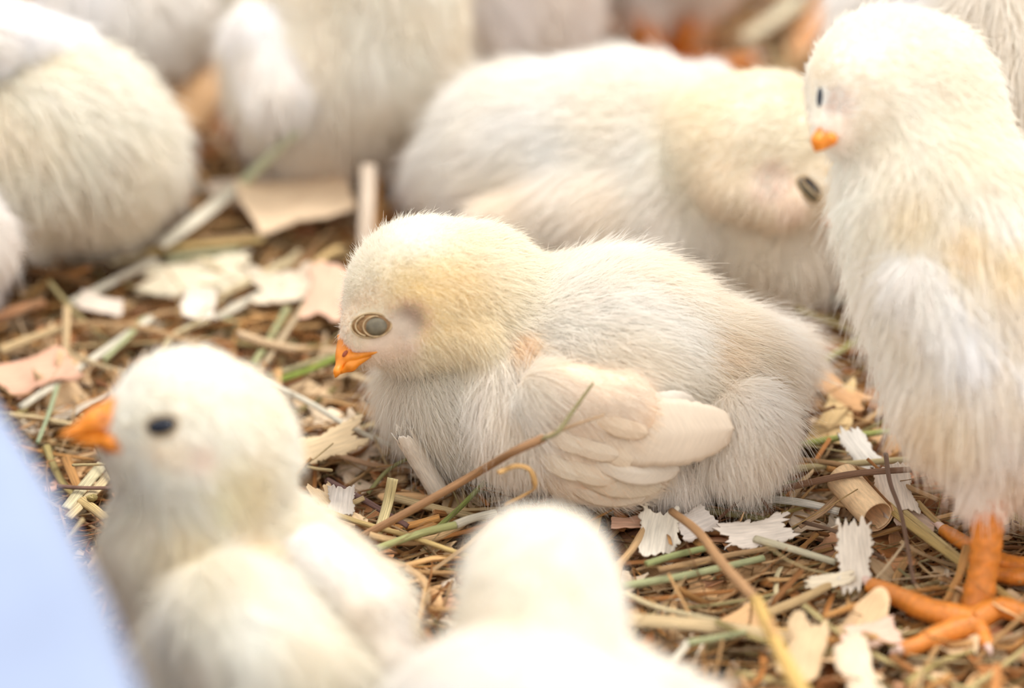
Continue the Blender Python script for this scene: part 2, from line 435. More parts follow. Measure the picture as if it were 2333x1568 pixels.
# ------------------------------------------------------------------ chick parts
def view_axes(n, tilt=0.0):
    """frame on a surface: rows = along the picture's right (turned by tilt), along up, outward normal"""
    n = nrm(n); x = nrm(RT * math.cos(tilt) + UP * math.sin(tilt)); x = nrm(x - n * (x @ n)); y = np.cross(n, x)
    return np.stack([x, y, n])
def cone_path(pts, rad, rad2=None, n=14):
    P = spline(pts, n); t = np.linspace(0, 1, n); k = np.linspace(0, 1, len(rad))
    return P, np.interp(t, k, rad), np.interp(t, k, rad2 if rad2 is not None else rad)
def beak(parent, upper, lower, nostril=None, vox=.022):
    """upper and lower: lists of (px, py, f, r, px, py, f, r) tapering pieces; the two halves meet along the gape"""
    mk = lambda L: [RC(Vf(*q[:3]), q[3], Vf(*q[4:7]), q[7], k=.09) for q in L]
    U = mk(upper); V, F = surface(U, vox, None)
    b = put('upper_beak', V, F, M_BEAK, parent)
    if lower:
        V, F = surface(mk(lower), vox, None); put('lower_beak', V, F, M_BEAK, parent)
    if nostril:
        P = hit(U, *nostril)
        if P is not None:
            v, f = ellipsoid(P, view_axes(grad(U, P[None])[0], 1.0), (.075, .04, .03), 14, 8); put('nostril', v, f, M_NOSTRIL, b)
    return b
def leg(parent, pts, rad, name='leg'):
    P, a, b = cone_path(pts, rad, n=26)
    t = np.arange(26); a = a * (1 + 0.05 * np.sin(t * 2.3))
    V, F, uv = tubes(P[None], a[None], (a * 1.1)[None], up=FWD, K=14)
    return put(name, V[0], F[0], M_LEG, parent)
def toe(parent, pts, r0, claw_to, r1=None, rings=11):
    n = 60; P = spline(pts, n); t = np.linspace(0, 1, n); r1 = r1 or r0 * .62
    a = (r0 + (r1 - r0) * t) * (1 + 0.09 * np.abs(np.sin(t * math.pi * rings * 1.6)) ** .5 + 0.07 * np.sin(t * math.pi * 3) ** 2)
    V, F, uv = tubes(P[None], a[None], (a * .9)[None], K=14)
    o = put('toe', V[0], F[0], M_LEG, parent)
    d = nrm(P[-1] - P[-3]); e = np.asarray(claw_to, float)
    C = spline([P[-1] - d * .08, (P[-1] + e) / 2 + np.array([0, 0, .05]), e], 10); tt = np.linspace(0, 1, 10)
    V, F, uv = tubes(C[None], (r1 * .95 * (1 - tt * .93))[None], (r1 * .9 * (1 - tt * .93))[None], K=10)
    put('claw', V[0], F[0], M_CLAW, o)
    return o
def feather(parent, pts, wd, up, tint, name='feather', th=0.008, cup=0.16, pointed=False):
    """one vane: leaf outline along pts, cupped, with a raised shaft"""
    nu, nv = 26, 11; P = spline(pts, nu); T = nrm(np.gradient(P, axis=0)); up = np.broadcast_to(up, P.shape)
    S = nrm(np.cross(T, up)); U = np.cross(S, T); t = np.linspace(0, 1, nu)
    out = wd * np.minimum(1, 0.5 + t * 1.1) * np.sqrt(np.maximum(0, 1 - np.maximum(0, (t - .62) / .385) ** 2.4)) + .004
    if pointed: out = wd * np.interp(t, [0, .25, .55, .8, .93, .98, 1], [.85, 1, .9, .70, .50, .32, .02])
    v = np.linspace(-1, 1, nv)
    z = -cup * wd * v ** 2 + np.exp(-(v / .09) ** 2) * 0.012
    edge = 1 + np.random.default_rng(int(abs(P[0, 0] * 97)) + 3).normal(0, .02, (nu, 1)) * np.abs(v) ** 4
    G = P[:, None] + S[:, None] * (out[:, None] * v * edge)[..., None] + U[:, None] * (z[None] + 0 * out[:, None])[..., None]
    V = np.concatenate([(G + U[:, None] * th).reshape(-1, 3), (G - U[:, None] * th).reshape(-1, 3)])
    i, j = np.meshgrid(np.arange(nu - 1), np.arange(nv - 1), indexing='ij'); q = (i * nv + j).ravel(); s = nu * nv
    top = np.stack([q, q + nv, q + nv + 1, q + 1], -1)
    e0 = np.arange(nu - 1) * nv; e1 = e0 + nv - 1; e3 = (nu - 1) * nv + np.arange(nv - 1)
    F = np.concatenate([top, top[:, ::-1] + s, np.stack([e0, e0 + s, e0 + nv + s, e0 + nv], -1), np.stack([e1, e1 + nv, e1 + nv + s, e1 + s], -1), np.stack([e3, e3 + s, e3 + 1 + s, e3 + 1], -1)])
    # barbs run obliquely off the shaft
    uu = (t[:, None] * 2 + np.abs(v)[None] * 0.25); vv = np.abs(v)[None] + 0 * t[:, None]
    uv = np.stack([vv * 0.5, uu * 1.4], -1).reshape(-1, 2)
    return put(name, V, F, M_FEATHER, parent, tint=np.broadcast_to(np.array(tint), V.shape), uv=np.concatenate([uv, uv]))
def chick(label, base_px, prims, N, vox=0.1, group=None, floor=0.0, hair=None, spots=(), name='chick', wings=()):
    r_ = root(name, Vz(*base_px, 0.0)); tag(r_, label, 'chick', group)
    V, F = surface(prims, vox, floor)
    _, _, col, _ = blend(prims, V)
    col = 1 - (1 - col) * .6
    for (c_, sr, lf, scol, dens) in spots:
        s = np.exp(-(np.linalg.norm(V - c_, axis=1) / sr) ** 4)[:, None]
        if scol is not None: col = col * (1 - s) + np.array(scol) * s
    b = put('body', V, F, M_SKIN, r_, tint=col)
    down('down', prims, V, F, r_, N, spots=spots, **(hair or {}))
    for wi, wp in enumerate(wings):
        h2 = dict(hair or {}); h2['seed'] = h2.get('seed', 1) + 400 + wi; h2['clump'] = .25
        Vw, Fw = surface(wp, vox * .9, floor); wo = put('wing', Vw, Fw, M_SKIN, r_, tint=1 - (1 - blend(wp, Vw)[2]) * .6)
        wd = down('wing_down', wp, Vw, Fw, r_, max(6000, int(N * .13)), **h2); wd.parent = wo
    return r_
def bead(parent, prims, px, py, rx, ry, mat, name='eye', tilt=0.0, depth=0.35, sink=0.0, prot=None):
    P = hit(prims, px, py); n = grad(prims, P[None])[0]; A = view_axes(n, tilt)
    v, f = ellipsoid(P - n * sink, A, (rx, ry, prot or min(rx, ry) * depth), 28, 16)
    return put(name, v, f, mat, parent), P, n, A
def ring(parent, P, A, rx, ry, th, mat, name, off=0.0, a0=0, a1=2 * math.pi, lift=0.0):
    t = np.linspace(a0, a1, 40)
    pts = P + A[2] * off + (np.cos(t) * rx)[:, None] * A[0] + (np.sin(t) * ry)[:, None] * A[1] - A[2] * (np.cos(t) ** 2 * lift)[:, None]
    V, F, uv = tubes(pts[None], np.full((1, 40), th), np.full((1, 40), th), up=A[2], K=8)
    return put(name, V[0], F[0], mat, parent)
# ------------------------------------------------------------------ the chicks
def rot(v, ang):  # axes in the picture plane: x' , y', toward the camera
    x = nrm(RT * math.cos(ang) + UP * math.sin(ang)); z = -FWD; return np.stack([x, np.cross(z, x), z])

# 1. the sleeping chick in the middle ------------------------------------------------
HL = 0.17
p = [
 RC(Vz(1110, 850, 2.2), 1.72, Vz(1400, 850, 2.3), 1.98, k=.4, L=.42, flow=(1, 0, -.1), col=(.93, .87, .74)),
 RC(Vz(1400, 850, 2.3), 1.98, Vz(1592, 880, 1.9), 1.48, k=.8, L=.42, flow=(1, 0.1, -.25), col=(.93, .84, .70)),
 EL(Vz(1005, 893, 1.35), (1.0, 1.1, 1.0), k=.6, L=.45, flow=(-.3, -.5, -1), col=(.92, .85, .74), lift=.25),
 RC(Vz(1700, 830, 2.0), .9, Vz(1790, 795, 1.9), .32, k=.6, L=.6, flow=(1, .2, -.35), col=(.93, .87, .78), lift=.3),
 EL(Vf(1678, 985, -1.9), (.92, .95, .95), k=.14, L=.42, flow=(.4, -.5, -1), col=(.93, .84, .72)),
 EL(Vf(1540, 1060, -1.7), (.62, .7, .66), k=.12, L=.36, flow=(.2, -.4, -1), col=(.92, .82, .70)),
 RC(Vf(1130, 850, -2.3), .62, Vf(1185, 970, -2.3), .72, k=.16, L=.55, flow=(0.05, -.35, -1), col=(.93, .86, .76), lift=.2),
 RC(Vf(1210, 830, -2.2), .55, Vf(1340, 900, -2.6), .45, k=.5, L=.30, flow=(.8, -.2, -.6), col=(.93, .84, .72), lift=.2),
 # head and face
 RC(Vf(968, 672, -1.80), 1.38, Vf(1080, 690, -1.50), 1.25, k=.08, L=HL, flow=(1, 0, .1), col=(.93, .85, .66), lift=.85),
 RC(Vf(1075, 690, -1.50), 1.2, Vf(1210, 740, -0.90), .9, k=.7, L=.28, flow=(1, 0, -.1), col=(.93, .87, .64), lift=.4),
 RC(Vf(925, 715, -2.00), 1.02, Vf(848, 760, -2.30), .56, k=.45, L=.07, flow=(1, 0, .15), col=(.84, .74, .58), lift=.5),
 RC(Vf(975, 765, -2.50), .52, Vf(1090, 770, -2.60), .45, k=.2, L=.2, flow=(.8, -.2, -.7), col=(.93, .79, .50), lift=.6),
]
main = p
eyeP = hit(p, 848, 742); earP = hit(p, 932, 728); chk = hit(p, 880, 790)
M1 = chick('fluffy cream chick asleep in the middle, eye shut and orange beak resting on the straw', (1400, 1000), p, 300000, vox=.075,
      hair=dict(r0=.0042, seed=3, steps=5, clump=.55, cell=.11, zmin=.1, rough=.32, soft=.14),
      spots=[(hit(p, 1640, 800), .55, .9, (.90, .74, .52), 1), (hit(p, 1000, 690), 1.0, 1.0, (.93, .76, .42), 1), (hit(p, 960, 520), .8, 1.0, (.93, .90, .78), 1), (hit(p, 1190, 790), .28, 1.0, (.90, .60, .30), 1),
             (eyeP, .36, .12, None, .02), (eyeP, .60, .5, (.78, .66, .46), .7), (earP, .34, .10, (.30, .20, .14), .10), (hit(p, 905, 765), .42, .4, (.74, .62, .50), .5), (chk, .42, .35, (.86, .70, .56), .5)])
lid, P, n, A = bead(M1, p, 846, 742, .385, .225, M_LIDB, 'eyelid', tilt=.06, sink=.02, prot=.10)
g = P + A[0] * .10 - A[1] * .02 + A[2] * .035
v, f = ellipsoid(g, A, (.215, .165, .085), 24, 14); put('eyeball', v, f, M_LIDG, M1)
ring(M1, P, A, .38, .225, .018, M_RIM, 'eye_rim', off=.025, lift=.03)
ring(M1, g, A, .235, .185, .014, M_RIM, 'lash_line', off=.03, a0=1.3, a1=4.9)
ring(M1, P + A[0] * .02, A, .30, .2, .014, M_RIM, 'lash_line', off=.07, a0=2.0, a1=4.3)
beak(M1, [(776, 768, -2.05, .05, 790, 800, -2.25, .17), (812, 785, -2.20, .24, 790, 812, -2.40, .20), (792, 790, -2.30, .20, 768, 848, -2.60, .07), (768, 846, -2.60, .07, 764, 860, -2.60, .03), (800, 818, -2.50, .14, 862, 802, -2.90, .045)],
     [(845, 812, -2.75, .06, 800, 834, -2.60, .11), (800, 834, -2.60, .11, 772, 852, -2.55, .04)], nostril=(786, 806))
# the near wing, folded against the body
wc = hit(p, 1345, 1000); wn = nrm(grad(p, wc[None])[0] - FWD * .8 + np.array([0, 0, -.15])); wax = view_axes(wn, -.4)
ws = nrm(RT * 1 + UP * -.18 - FWD * .0)
WP = [EL(wc + wn * -.02, (1.62, 1.30, .48), wax, k=.3, L=.06, flow=(.9, -.1, -.35), col=(.92, .77, .58), lift=.15),
      RC(Vf(1250, 880, -3.15), .40, Vf(1430, 905, -3.1), .38, k=.5, L=.11, flow=(.9, -.1, -.3), col=(.92, .79, .66), lift=.12),
      RC(Vf(1430, 905, -3.1), .40, Vf(1500, 985, -2.95), .34, k=.4, L=.05, flow=(.9, -.1, -.3), col=(.92, .77, .62), lift=.12)]
V, F = surface(WP, .06, .02)
wg = put('wing', V, F, M_SKIN, M1, tint=np.broadcast_to((.90, .76, .62), V.shape))
def on_wing(prs, x, y, off):
    q = hit(prs, x, y)
    return (q + grad(prs, q[None])[0] * off, grad(prs, q[None])[0]) if q is not None else (None, None)
both = WP + main
FE = [((1440, 955), (1520, 930), (1600, 940), .31, .16, (.76, .68, .58)), ((1380, 985), (1530, 985), (1676, 978), .66, .27, (.76, .63, .49)),
      ((1320, 1040), (1440, 1068), (1545, 1070), .24, .12, (.78, .68, .56)), ((1290, 1080), (1400, 1102), (1505, 1104), .26, .07, (.74, .63, .49)),
      ((1270, 1100), (1370, 1128), (1470, 1126), .22, .05, (.78, .67, .54)),
      ((1340, 1015), (1420, 1040), (1500, 1045), .20, .07, (.80, .66, .50)), ((1260, 1035), (1330, 1075), (1405, 1090), .19, .07, (.80, .68, .53)),
      ((1270, 985), (1340, 1020), (1410, 1035), .18, .07, (.80, .67, .52)), ((1210, 1010), (1265, 1055), (1330, 1085), .17, .07, (.82, .72, .58)),
      ((1340, 950), (1410, 970), (1475, 985), .19, .07, (.80, .64, .47)), ((1220, 960), (1280, 1000), (1340, 1025), .17, .06, (.82, .71, .57))]
for a_, b_, c_, wd_, off_, t_ in FE:
    pts = []; ns = []
    for q_ in (a_, b_, c_):
        h_, n_ = on_wing(both, *q_, off_)
        if h_ is None: h_ = pts[-1] + (pts[-1] - pts[-2]) * .8 if len(pts) > 1 else Vf(*q_, -3); n_ = wn
        if not pts: h_ = h_ - n_ * (off_ + .06)
        pts.append(h_); ns.append(n_)
    # keep a feather straight-ish in depth: the tip may not sink behind the wing's edge
    d01 = (np.array(pts[1]) - pts[0]); k_ = (pts[2] - pts[0]) @ FWD; lim = (d01 @ FWD) * 1.9 + .35
    if k_ > lim: pts[2] = pts[2] - FWD * (k_ - lim)
    feather(wg, pts, wd_, nrm(sum(ns) / 3 - FWD * .5), t_, pointed=wd_ > .3)
down('wing_down', WP, V, F, wg, 70000, r0=.0036, seed=8, Lk=2.2, clump=.3, cell=.12, rough=.09, sag=.1, cnoise=.08,
     spots=[(Vf(1360, 1110, -3.0), .42, 1, (.74, .44, .18), 1), (Vf(1300, 1000, -3.6), .3, 1, (.86, .62, .38), 1), (Vf(1480, 960, -3.2), .45, 1, (.88, .62, .36), 1), (Vf(1215, 880, -3.0), .7, 2.2, (.92, .86, .74), 1), (Vf(1190, 1000, -2.9), .6, 1.8, (.92, .85, .74), 1)])

# 2. the chick lying behind, facing the other way -------------------------------------
p = [
 RC(Vz(1190, 360, 2.3), 1.72, Vz(1420, 380, 2.5), 1.95, k=.4, L=.45, flow=(-1, .1, -.1), col=(.92, .89, .80)),
 RC(Vz(1420, 380, 2.5), 1.85, Vz(1690, 480, 2.1), 1.45, k=.8, L=.42, flow=(-1, .1, -.1), col=(.93, .88, .75)),
 RC(Vz(1120, 420, 1.9), 1.25, Vz(1010, 400, 1.8), .55, k=.6, L=.5, flow=(-1, .1, -.3), col=(.90, .85, .76)),
 EL(Vz(1760, 560, 1.75), (1.15, 1.2, 1.2), k=.6, L=.5, flow=(.2, -.5, -1), col=(.91, .83, .68), lift=.25),
 RC(Vf(1530, 460, 4.1), .85, Vf(1330, 500, 3.8), .8, k=.45, L=.5, flow=(-.8, -.2, -.6), col=(.92, .84, .72), lift=.25),
 RC(Vf(1330, 500, 3.8), .75, Vf(1120, 520, 4.0), .45, k=.8, L=.45, flow=(-.9, -.2, -.4), col=(.92, .82, .68), lift=.25),
 RC(Vf(1590, 540, 4.0), .8, Vf(1500, 560, 3.8), .7, k=.4, L=.5, flow=(-.2, -.5, -1), col=(.92, .84, .72), lift=.25),
 RC(Vf(1672, 332, 3.6), 1.30, Vf(1745, 322, 3.5), 1.27, k=.06, L=.2, flow=(-1, 0, .25), col=(.92, .82, .60), lift=.5),
 RC(Vf(1730, 340, 3.5), 1.15, Vf(1830, 425, 3.2), .68, k=.5, L=.12, flow=(-.9, 0, .5), col=(.86, .77, .58), lift=.65),
 RC(Vf(1665, 415, 2.9), .62, Vf(1780, 455, 2.7), .52, k=.25, L=.22, flow=(-.4, -.3, -.7), col=(.88, .74, .52), lift=.35),
 RC(Vf(1535, 196, 6.6), .3, Vf(1620, 186, 6.6), .28, k=.3, L=.3, flow=(1, 0, .3), col=(.95, .94, .92), lift=.6),
]
e2 = hit(p, 1845, 430)
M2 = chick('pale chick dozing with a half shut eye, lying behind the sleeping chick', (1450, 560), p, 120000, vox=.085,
      hair=dict(r0=.007, seed=13, clump=.25, cell=.15, Lk=.85, soft=.16),
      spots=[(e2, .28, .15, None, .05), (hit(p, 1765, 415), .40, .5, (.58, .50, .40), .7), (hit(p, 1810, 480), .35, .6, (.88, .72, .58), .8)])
lid, P, n, A = bead(M2, p, 1843, 431, .30, .17, M_EYE, 'eye', tilt=-.55, sink=.03, prot=.10)
v, f = ellipsoid(P - A[1] * .06 + A[2] * .03, A, (.26, .09, .09), 20, 10); put('eyelid', v, f, M_LIDG, M2)
ring(M2, P + A[1] * .015, A, .29, .07, .022, M_RIM, 'lash_line', off=.10, a0=3.2, a1=6.2)
ring(M2, P, A, .31, .19, .022, M_RIM, 'eye_rim', off=.02, lift=.03)
beak(M2, [(1890, 478, 3.3, .22, 1945, 520, 3.2, .05)], [(1880, 495, 3.2, .12, 1930, 525, 3.1, .05)])

# 3. the standing chick at the right edge ---------------------------------------------
p = [
 RC(Vf(2020, 195, -4.2), 1.36, Vf(2090, 215, -4.0), 1.34, k=.3, L=.2, flow=(.9, .3, .1), col=(.92, .88, .74), lift=.65),
 RC(Vf(1955, 215, -4.9), .85, Vf(1905, 285, -5.2), .42, k=.6, L=.1, flow=(.9, .2, .3), col=(.88, .82, .68), lift=.65),
 RC(Vf(2090, 250, -4.0), 1.3, Vf(2130, 450, -4.2), 1.55, k=.6, L=.4, flow=(.5, 0, -1), col=(.93, .86, .68)),
 RC(Vf(2130, 480, -4.4), 1.5, Vf(2215, 640, -4.2), 1.85, k=.8, L=.5, flow=(.1, -.2, -1), col=(.93, .88, .74)),
 RC(Vf(2215, 640, -4.2), 1.85, Vf(2258, 860, -4.4), 1.62, k=.8, L=.55, flow=(.1, -.1, -1), col=(.91, .86, .76)),
 RC(Vf(2250, 560, -3.5), 1.5, Vf(2480, 700, -2.5), 1.6, k=.8, L=.5, flow=(1, .3, -.4), col=(.93, .87, .70)),
 RC(Vf(2262, 880, -4.4), 1.5, Vf(2340, 930, -4.0), 1.4, k=.8, L=.5, flow=(.3, -.1, -1), col=(.88, .80, .66)),
 RC(Vf(2270, 960, -4.6), .98, Vf(2245, 1130, -4.7), .38, k=.5, L=.35, flow=(0, -.05, -1), col=(.84, .76, .64), lift=.25),
 RC(Vf(2330, 960, -3.2), .9, Vf(2350, 1120, -2.9), .35, k=.4, L=.35, flow=(0, 0, -1), col=(.84, .76, .64), lift=.25),
]
e3 = hit(p, 1868, 222)
if e3 is None: e3 = hit(p, 1885, 228)
M3 = chick('tall white chick standing on orange feet at the right edge, head bent down', (2240, 1420), p, 120000, wings=[[RC(Vf(2110, 640, -5.6), .62, Vf(2210, 800, -5.7), .6, k=.5, L=.6, flow=(.3, -.1, -1), col=(.93, .91, .85), lift=.25)],
      [RC(Vf(2350, 860, -5.6), .55, Vf(2440, 960, -5.4), .5, k=.35, L=.5, flow=(.3, -.1, -1), col=(.94, .91, .86), lift=.25)]], vox=.09,
      hair=dict(r0=.010, seed=23, clump=.18, cell=.2, Lk=.78),
      spots=[(hit(p, 2200, 545), .45, 1, (.90, .72, .42), 1), (hit(p, 2300, 590), .45, 1, (.90, .74, .44), 1), (hit(p, 2085, 480), .45, 1, (.92, .80, .56), 1), (hit(p, 2150, 960), .8, 1, (.88, .74, .5), 1), (e3, .22, .2, None, .1), (hit(p, 1905, 235), .33, .7, (.66, .62, .55), .9), (hit(p, 1905, 300), .3, .6, (.84, .74, .62), .8)])
v, f = ellipsoid(e3, view_axes(grad(p, e3[None])[0], 1.9), (.19, .085, .05), 18, 10); put('eye', v, f, M_EYE, M3)
beak(M3, [(1885, 295, -5.3, .20, 1866, 322, -5.5, .14), (1866, 322, -5.5, .14, 1860, 342, -5.5, .05)], [(1892, 318, -5.6, .14, 1870, 340, -5.6, .05)])
L3 = leg(M3, [Vf(2252, 1100, -4.7), Vf(2246, 1250, -4.6), Vf(2222, 1405, -4.5)], [.40, .31, .27, .33])
jt = Vz(2215, 1415, 0.49)
toe(L3, [jt, Vz(2120, 1392, 0.56), Vz(2050, 1362, 0.52), Vz(1985, 1335, 0.44)], .25, Vz(1958, 1318, 0.39))
toe(L3, [jt + np.array([0, -.1, 0]), Vz(2150, 1442, 0.49), Vz(2100, 1466, 0.44), Vz(2055, 1483, 0.39)], .22, Vz(2025, 1492, 0.34))
toe(L3, [jt, Vz(2275, 1385, 0.54), Vz(2330, 1398, 0.49), Vz(2400, 1418, 0.44)], .23, Vz(2428, 1425, 0.36))
toe(L3, [jt, Vz(2235, 1440, 0.44), Vz(2250, 1475, 0.39)], .18, Vz(2258, 1495, 0.34), rings=4)
L3b = leg(M3, [Vf(2355, 1080, -2.8), Vf(2375, 1200, -2.7), Vf(2385, 1300, -2.9)], [.36, .30, .27, .30])
jt = Vz(2378, 1300, 0.44)
toe(L3b, [jt, Vz(2290, 1282, 0.52), Vz(2210, 1245, 0.52), Vz(2150, 1208, 0.44)], .19, Vz(2120, 1190, 0.39))
toe(L3b, [jt, Vz(2330, 1312, 0.50), Vz(2290, 1312, 0.46), Vz(2225, 1296, 0.42)], .19, Vz(2198, 1288, 0.34))
toe(L3b, [jt, Vz(2430, 1310, 0.44), Vz(2480, 1330, 0.44)], .19, Vz(2500, 1335, 0.39))

# 4. the chick in the top right corner ------------------------------------------------
p = [
 RC(Vz(2350, 150, 4.6), 2.6, Vz(2480, 180, 4.6), 2.6, k=.5, L=.6, flow=(.3, -.2, -1), col=(.92, .88, .81)),
 RC(Vz(2110, 20, 5.2), 1.5, Vz(2340, 60, 5.4), 2.0, k=.9, L=.6, flow=(-.3, -.2, -1), col=(.93, .91, .88)),
 RC(Vz(2240, 200, 3.6), 1.3, Vz(2310, 330, 2.8), 1.5, k=.4, L=.6, flow=(.1, -.3, -1), col=(.92, .85, .78)),
 RC(Vz(2330, 20, 6.4), 1.1, Vz(2390, 170, 5.6), 1.1, k=.3, L=.6, flow=(.7, -.4, -.8), col=(.90, .83, .68)),
 RC(Vz(2330, 400, 2.4), 1.8, Vz(2420, 500, 1.6), 1.4, k=.6, L=.5, flow=(.1, -.3, -1), col=(.92, .84, .76)),
]
chick('long-haired white chick standing in the top right corner behind the tall chick', (2330, 900), p, 110000, vox=.1,
      hair=dict(r0=.007, seed=33, clump=.5, cell=.22, Lk=1.15, zmin=.3))

# 5. the chick with the open dark eye, lower left --------------------------------------
p = [
 RC(Vf(430, 985, -7.6), 1.38, Vf(480, 1010, -7.4), 1.36, k=.3, L=.17, flow=(1, .1, .1), col=(.93, .90, .77), lift=.65),
 RC(Vf(390, 985, -7.8), .95, Vf(310, 1000, -7.9), .56, k=.5, L=.08, flow=(1, 0, .1), col=(.90, .84, .66), lift=.65),
 RC(Vf(470, 1040, -7.4), 1.3, Vf(430, 1240, -7.0), 1.28, k=.6, L=.32, flow=(.1, 0, -1), col=(.92, .87, .68)),
 RC(Vf(440, 1260, -7.0), 1.3, Vf(520, 1420, -7.2), 1.45, k=.6, L=.4, flow=(-.1, -.2, -1), col=(.90, .84, .68)),
 RC(Vf(560, 1470, -7.8), 1.75, Vf(700, 1620, -8.4), 1.65, k=.10, L=.4, flow=(.7, -.5, -.6), col=(.92, .89, .74)),
 RC(Vf(600, 1280, -6.5), 1.25, Vf(760, 1420, -6.6), 1.3, k=.5, L=.35, flow=(.8, -.2, -.6), col=(.93, .86, .68)),
 RC(Vf(510, 1400, -9.0), 1.0, Vf(640, 1560, -9.8), 1.1, k=.3, L=.4, flow=(.6, -.5, -.6), col=(.92, .90, .76), lift=.25),
 RC(Vf(520, 1680, -7.8), 1.3, Vf(820, 1700, -7.6), 1.6, k=.6, L=.4, flow=(.6, -.5, -.6), col=(.93, .90, .84)),
]
e5 = hit(p, 368, 972)
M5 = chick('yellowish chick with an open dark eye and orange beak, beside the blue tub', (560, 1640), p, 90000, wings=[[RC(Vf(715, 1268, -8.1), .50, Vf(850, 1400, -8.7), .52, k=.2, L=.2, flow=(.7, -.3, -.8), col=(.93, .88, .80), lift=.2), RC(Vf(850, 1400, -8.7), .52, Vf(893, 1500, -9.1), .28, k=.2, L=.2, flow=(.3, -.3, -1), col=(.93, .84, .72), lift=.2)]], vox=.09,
      hair=dict(r0=.010, seed=43, clump=.3, cell=.2),
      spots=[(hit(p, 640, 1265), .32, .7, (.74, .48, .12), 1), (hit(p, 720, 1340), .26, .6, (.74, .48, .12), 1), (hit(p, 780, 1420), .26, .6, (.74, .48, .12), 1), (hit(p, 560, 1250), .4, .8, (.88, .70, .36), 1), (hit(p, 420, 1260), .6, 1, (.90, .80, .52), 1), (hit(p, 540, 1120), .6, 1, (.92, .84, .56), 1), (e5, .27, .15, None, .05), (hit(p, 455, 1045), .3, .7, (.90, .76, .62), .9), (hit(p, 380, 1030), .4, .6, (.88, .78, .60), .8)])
ey, P, n, A = bead(M5, p, 368, 971, .27, .145, M_EYE, 'eye', tilt=.12, sink=0.0, prot=.11)
ring(M5, P, A, .31, .185, .035, M_RIM, 'eye_rim', off=.0, lift=.02)
beak(M5, [(285, 965, -7.9, .40, 215, 968, -8.1, .28), (262, 935, -8.0, .22, 205, 960, -8.1, .2), (215, 968, -8.1, .26, 145, 990, -8.3, .09), (145, 990, -8.3, .08, 133, 998, -8.3, .04)],
     [(315, 1035, -8.4, .10, 250, 1012, -8.4, .17), (250, 1010, -8.3, .17, 160, 1002, -8.2, .08)], nostril=(232, 950))

# 6. the chick seen from behind, bottom middle -----------------------------------------
p = [
 RC(Vf(1232, 1315, -11.8), 1.14, Vf(1235, 1400, -12), 1.2, k=.3, L=.2, flow=(0, -.5, -.6), col=(.94, .92, .85), lift=.65),
 RC(Vf(1230, 1400, -12), 1.15, Vf(1215, 1560, -12.4), 1.5, k=.6, L=.3, flow=(0, -.5, -.8), col=(.93, .83, .60)),
 RC(Vf(1150, 1700, -13.5), 1.9, Vf(1260, 1760, -13.8), 1.9, k=.35, L=.4, flow=(0, -.6, -.6), col=(.94, .92, .88)),
 RC(Vf(1060, 1560, -11.5), .8, Vf(1000, 1640, -11.8), 1.0, k=.5, L=.35, flow=(0, -.4, -.8), col=(.93, .88, .72)),
 RC(Vf(1390, 1600, -12), 1.0, Vf(1530, 1720, -12.5), 1.2, k=.6, L=.4, flow=(.3, -.5, -.8), col=(.93, .90, .80)),
 RC(Vf(1200, 1800, -12.2), 2.1, Vf(1300, 1950, -12.2), 2.0, k=.6, L=.4, flow=(0, -.5, -.8), col=(.93, .91, .86)),
]
chick('chick seen from behind at the bottom edge, only crown and shoulders showing', (1230, 1950), p, 70000, vox=.1,
      hair=dict(r0=.011, seed=53, clump=.2, cell=.2),
      spots=[(hit(p, 1225, 1425), .8, 1, (.82, .56, .16), 1), (hit(p, 1130, 1490), .5, 1, (.84, .62, .24), 1)])

# 7-13. chicks far behind --------------------------------------------------------------
BG = 'chicks resting in the far bedding'
p = [
 RC(Vz(80, 340, 2.5), 1.75, Vz(185, 350, 2.3), 1.65, k=.5, L=.5, flow=(.6, -.3, -1), col=(.92, .85, .66)),
 RC(Vz(30, 260, 3.2), 1.35, Vz(170, 280, 3.1), 1.35, k=.7, L=.45, flow=(.8, 0, -.6), col=(.93, .90, .76)),
 RC(Vz(245, 370, 2.1), 1.2, Vz(245, 440, 1.3), .85, k=.6, L=.5, flow=(.4, -.4, -1), col=(.93, .90, .82)),
 RC(Vz(-60, 350, 2.4), 1.7, Vz(40, 420, 1.6), 1.2, k=.6, L=.5, flow=(-.2, -.4, -1), col=(.90, .80, .60)),
]
chick('cream chick with its back turned, largest at the left edge, white wing tip above', (180, 500), p, 50000, wings=[[RC(Vz(-20, 90, 5.0), .7, Vz(170, 105, 4.4), .35, k=.15, L=.35, flow=(1, 0, -.3), col=(.94, .92, .89), lift=.2)]], vox=.1,
      hair=dict(r0=.013, seed=63, clump=.2, cell=.2, Lk=.8))
p = [
 RC(Vz(270, 20, 2.8), 1.45, Vz(345, 35, 2.5), 1.25, k=.5, L=.4, flow=(.6, -.3, -1), col=(.94, .91, .87)),
 RC(Vz(290, 100, 1.9), 1.1, Vz(355, 95, 1.5), .95, k=.5, L=.4, flow=(.4, -.4, -1), col=(.93, .86, .76)),
]
chick('white blurred chick beyond the large cream one, above the curled brown chip', (330, 190), p, 30000, vox=.11,
      hair=dict(r0=.015, seed=73, clump=.2, cell=.25))
p = [
 RC(Vz(440, -50, 2.6), 1.5, Vz(540, -40, 2.3), 1.2, k=.5, L=.4, flow=(.6, -.3, -1), col=(.93, .86, .70)),
 RC(Vz(300, -90, 2.6), 1.5, Vz(440, -40, 2.0), 1.3, k=.5, L=.4, flow=(.4, -.4, -1), col=(.93, .86, .72)),
]
chick('yellowish blurred chick at the top edge between two white ones', (460, 80), p, 26000, vox=.11,
      hair=dict(r0=.015, seed=83, clump=.2, cell=.25))
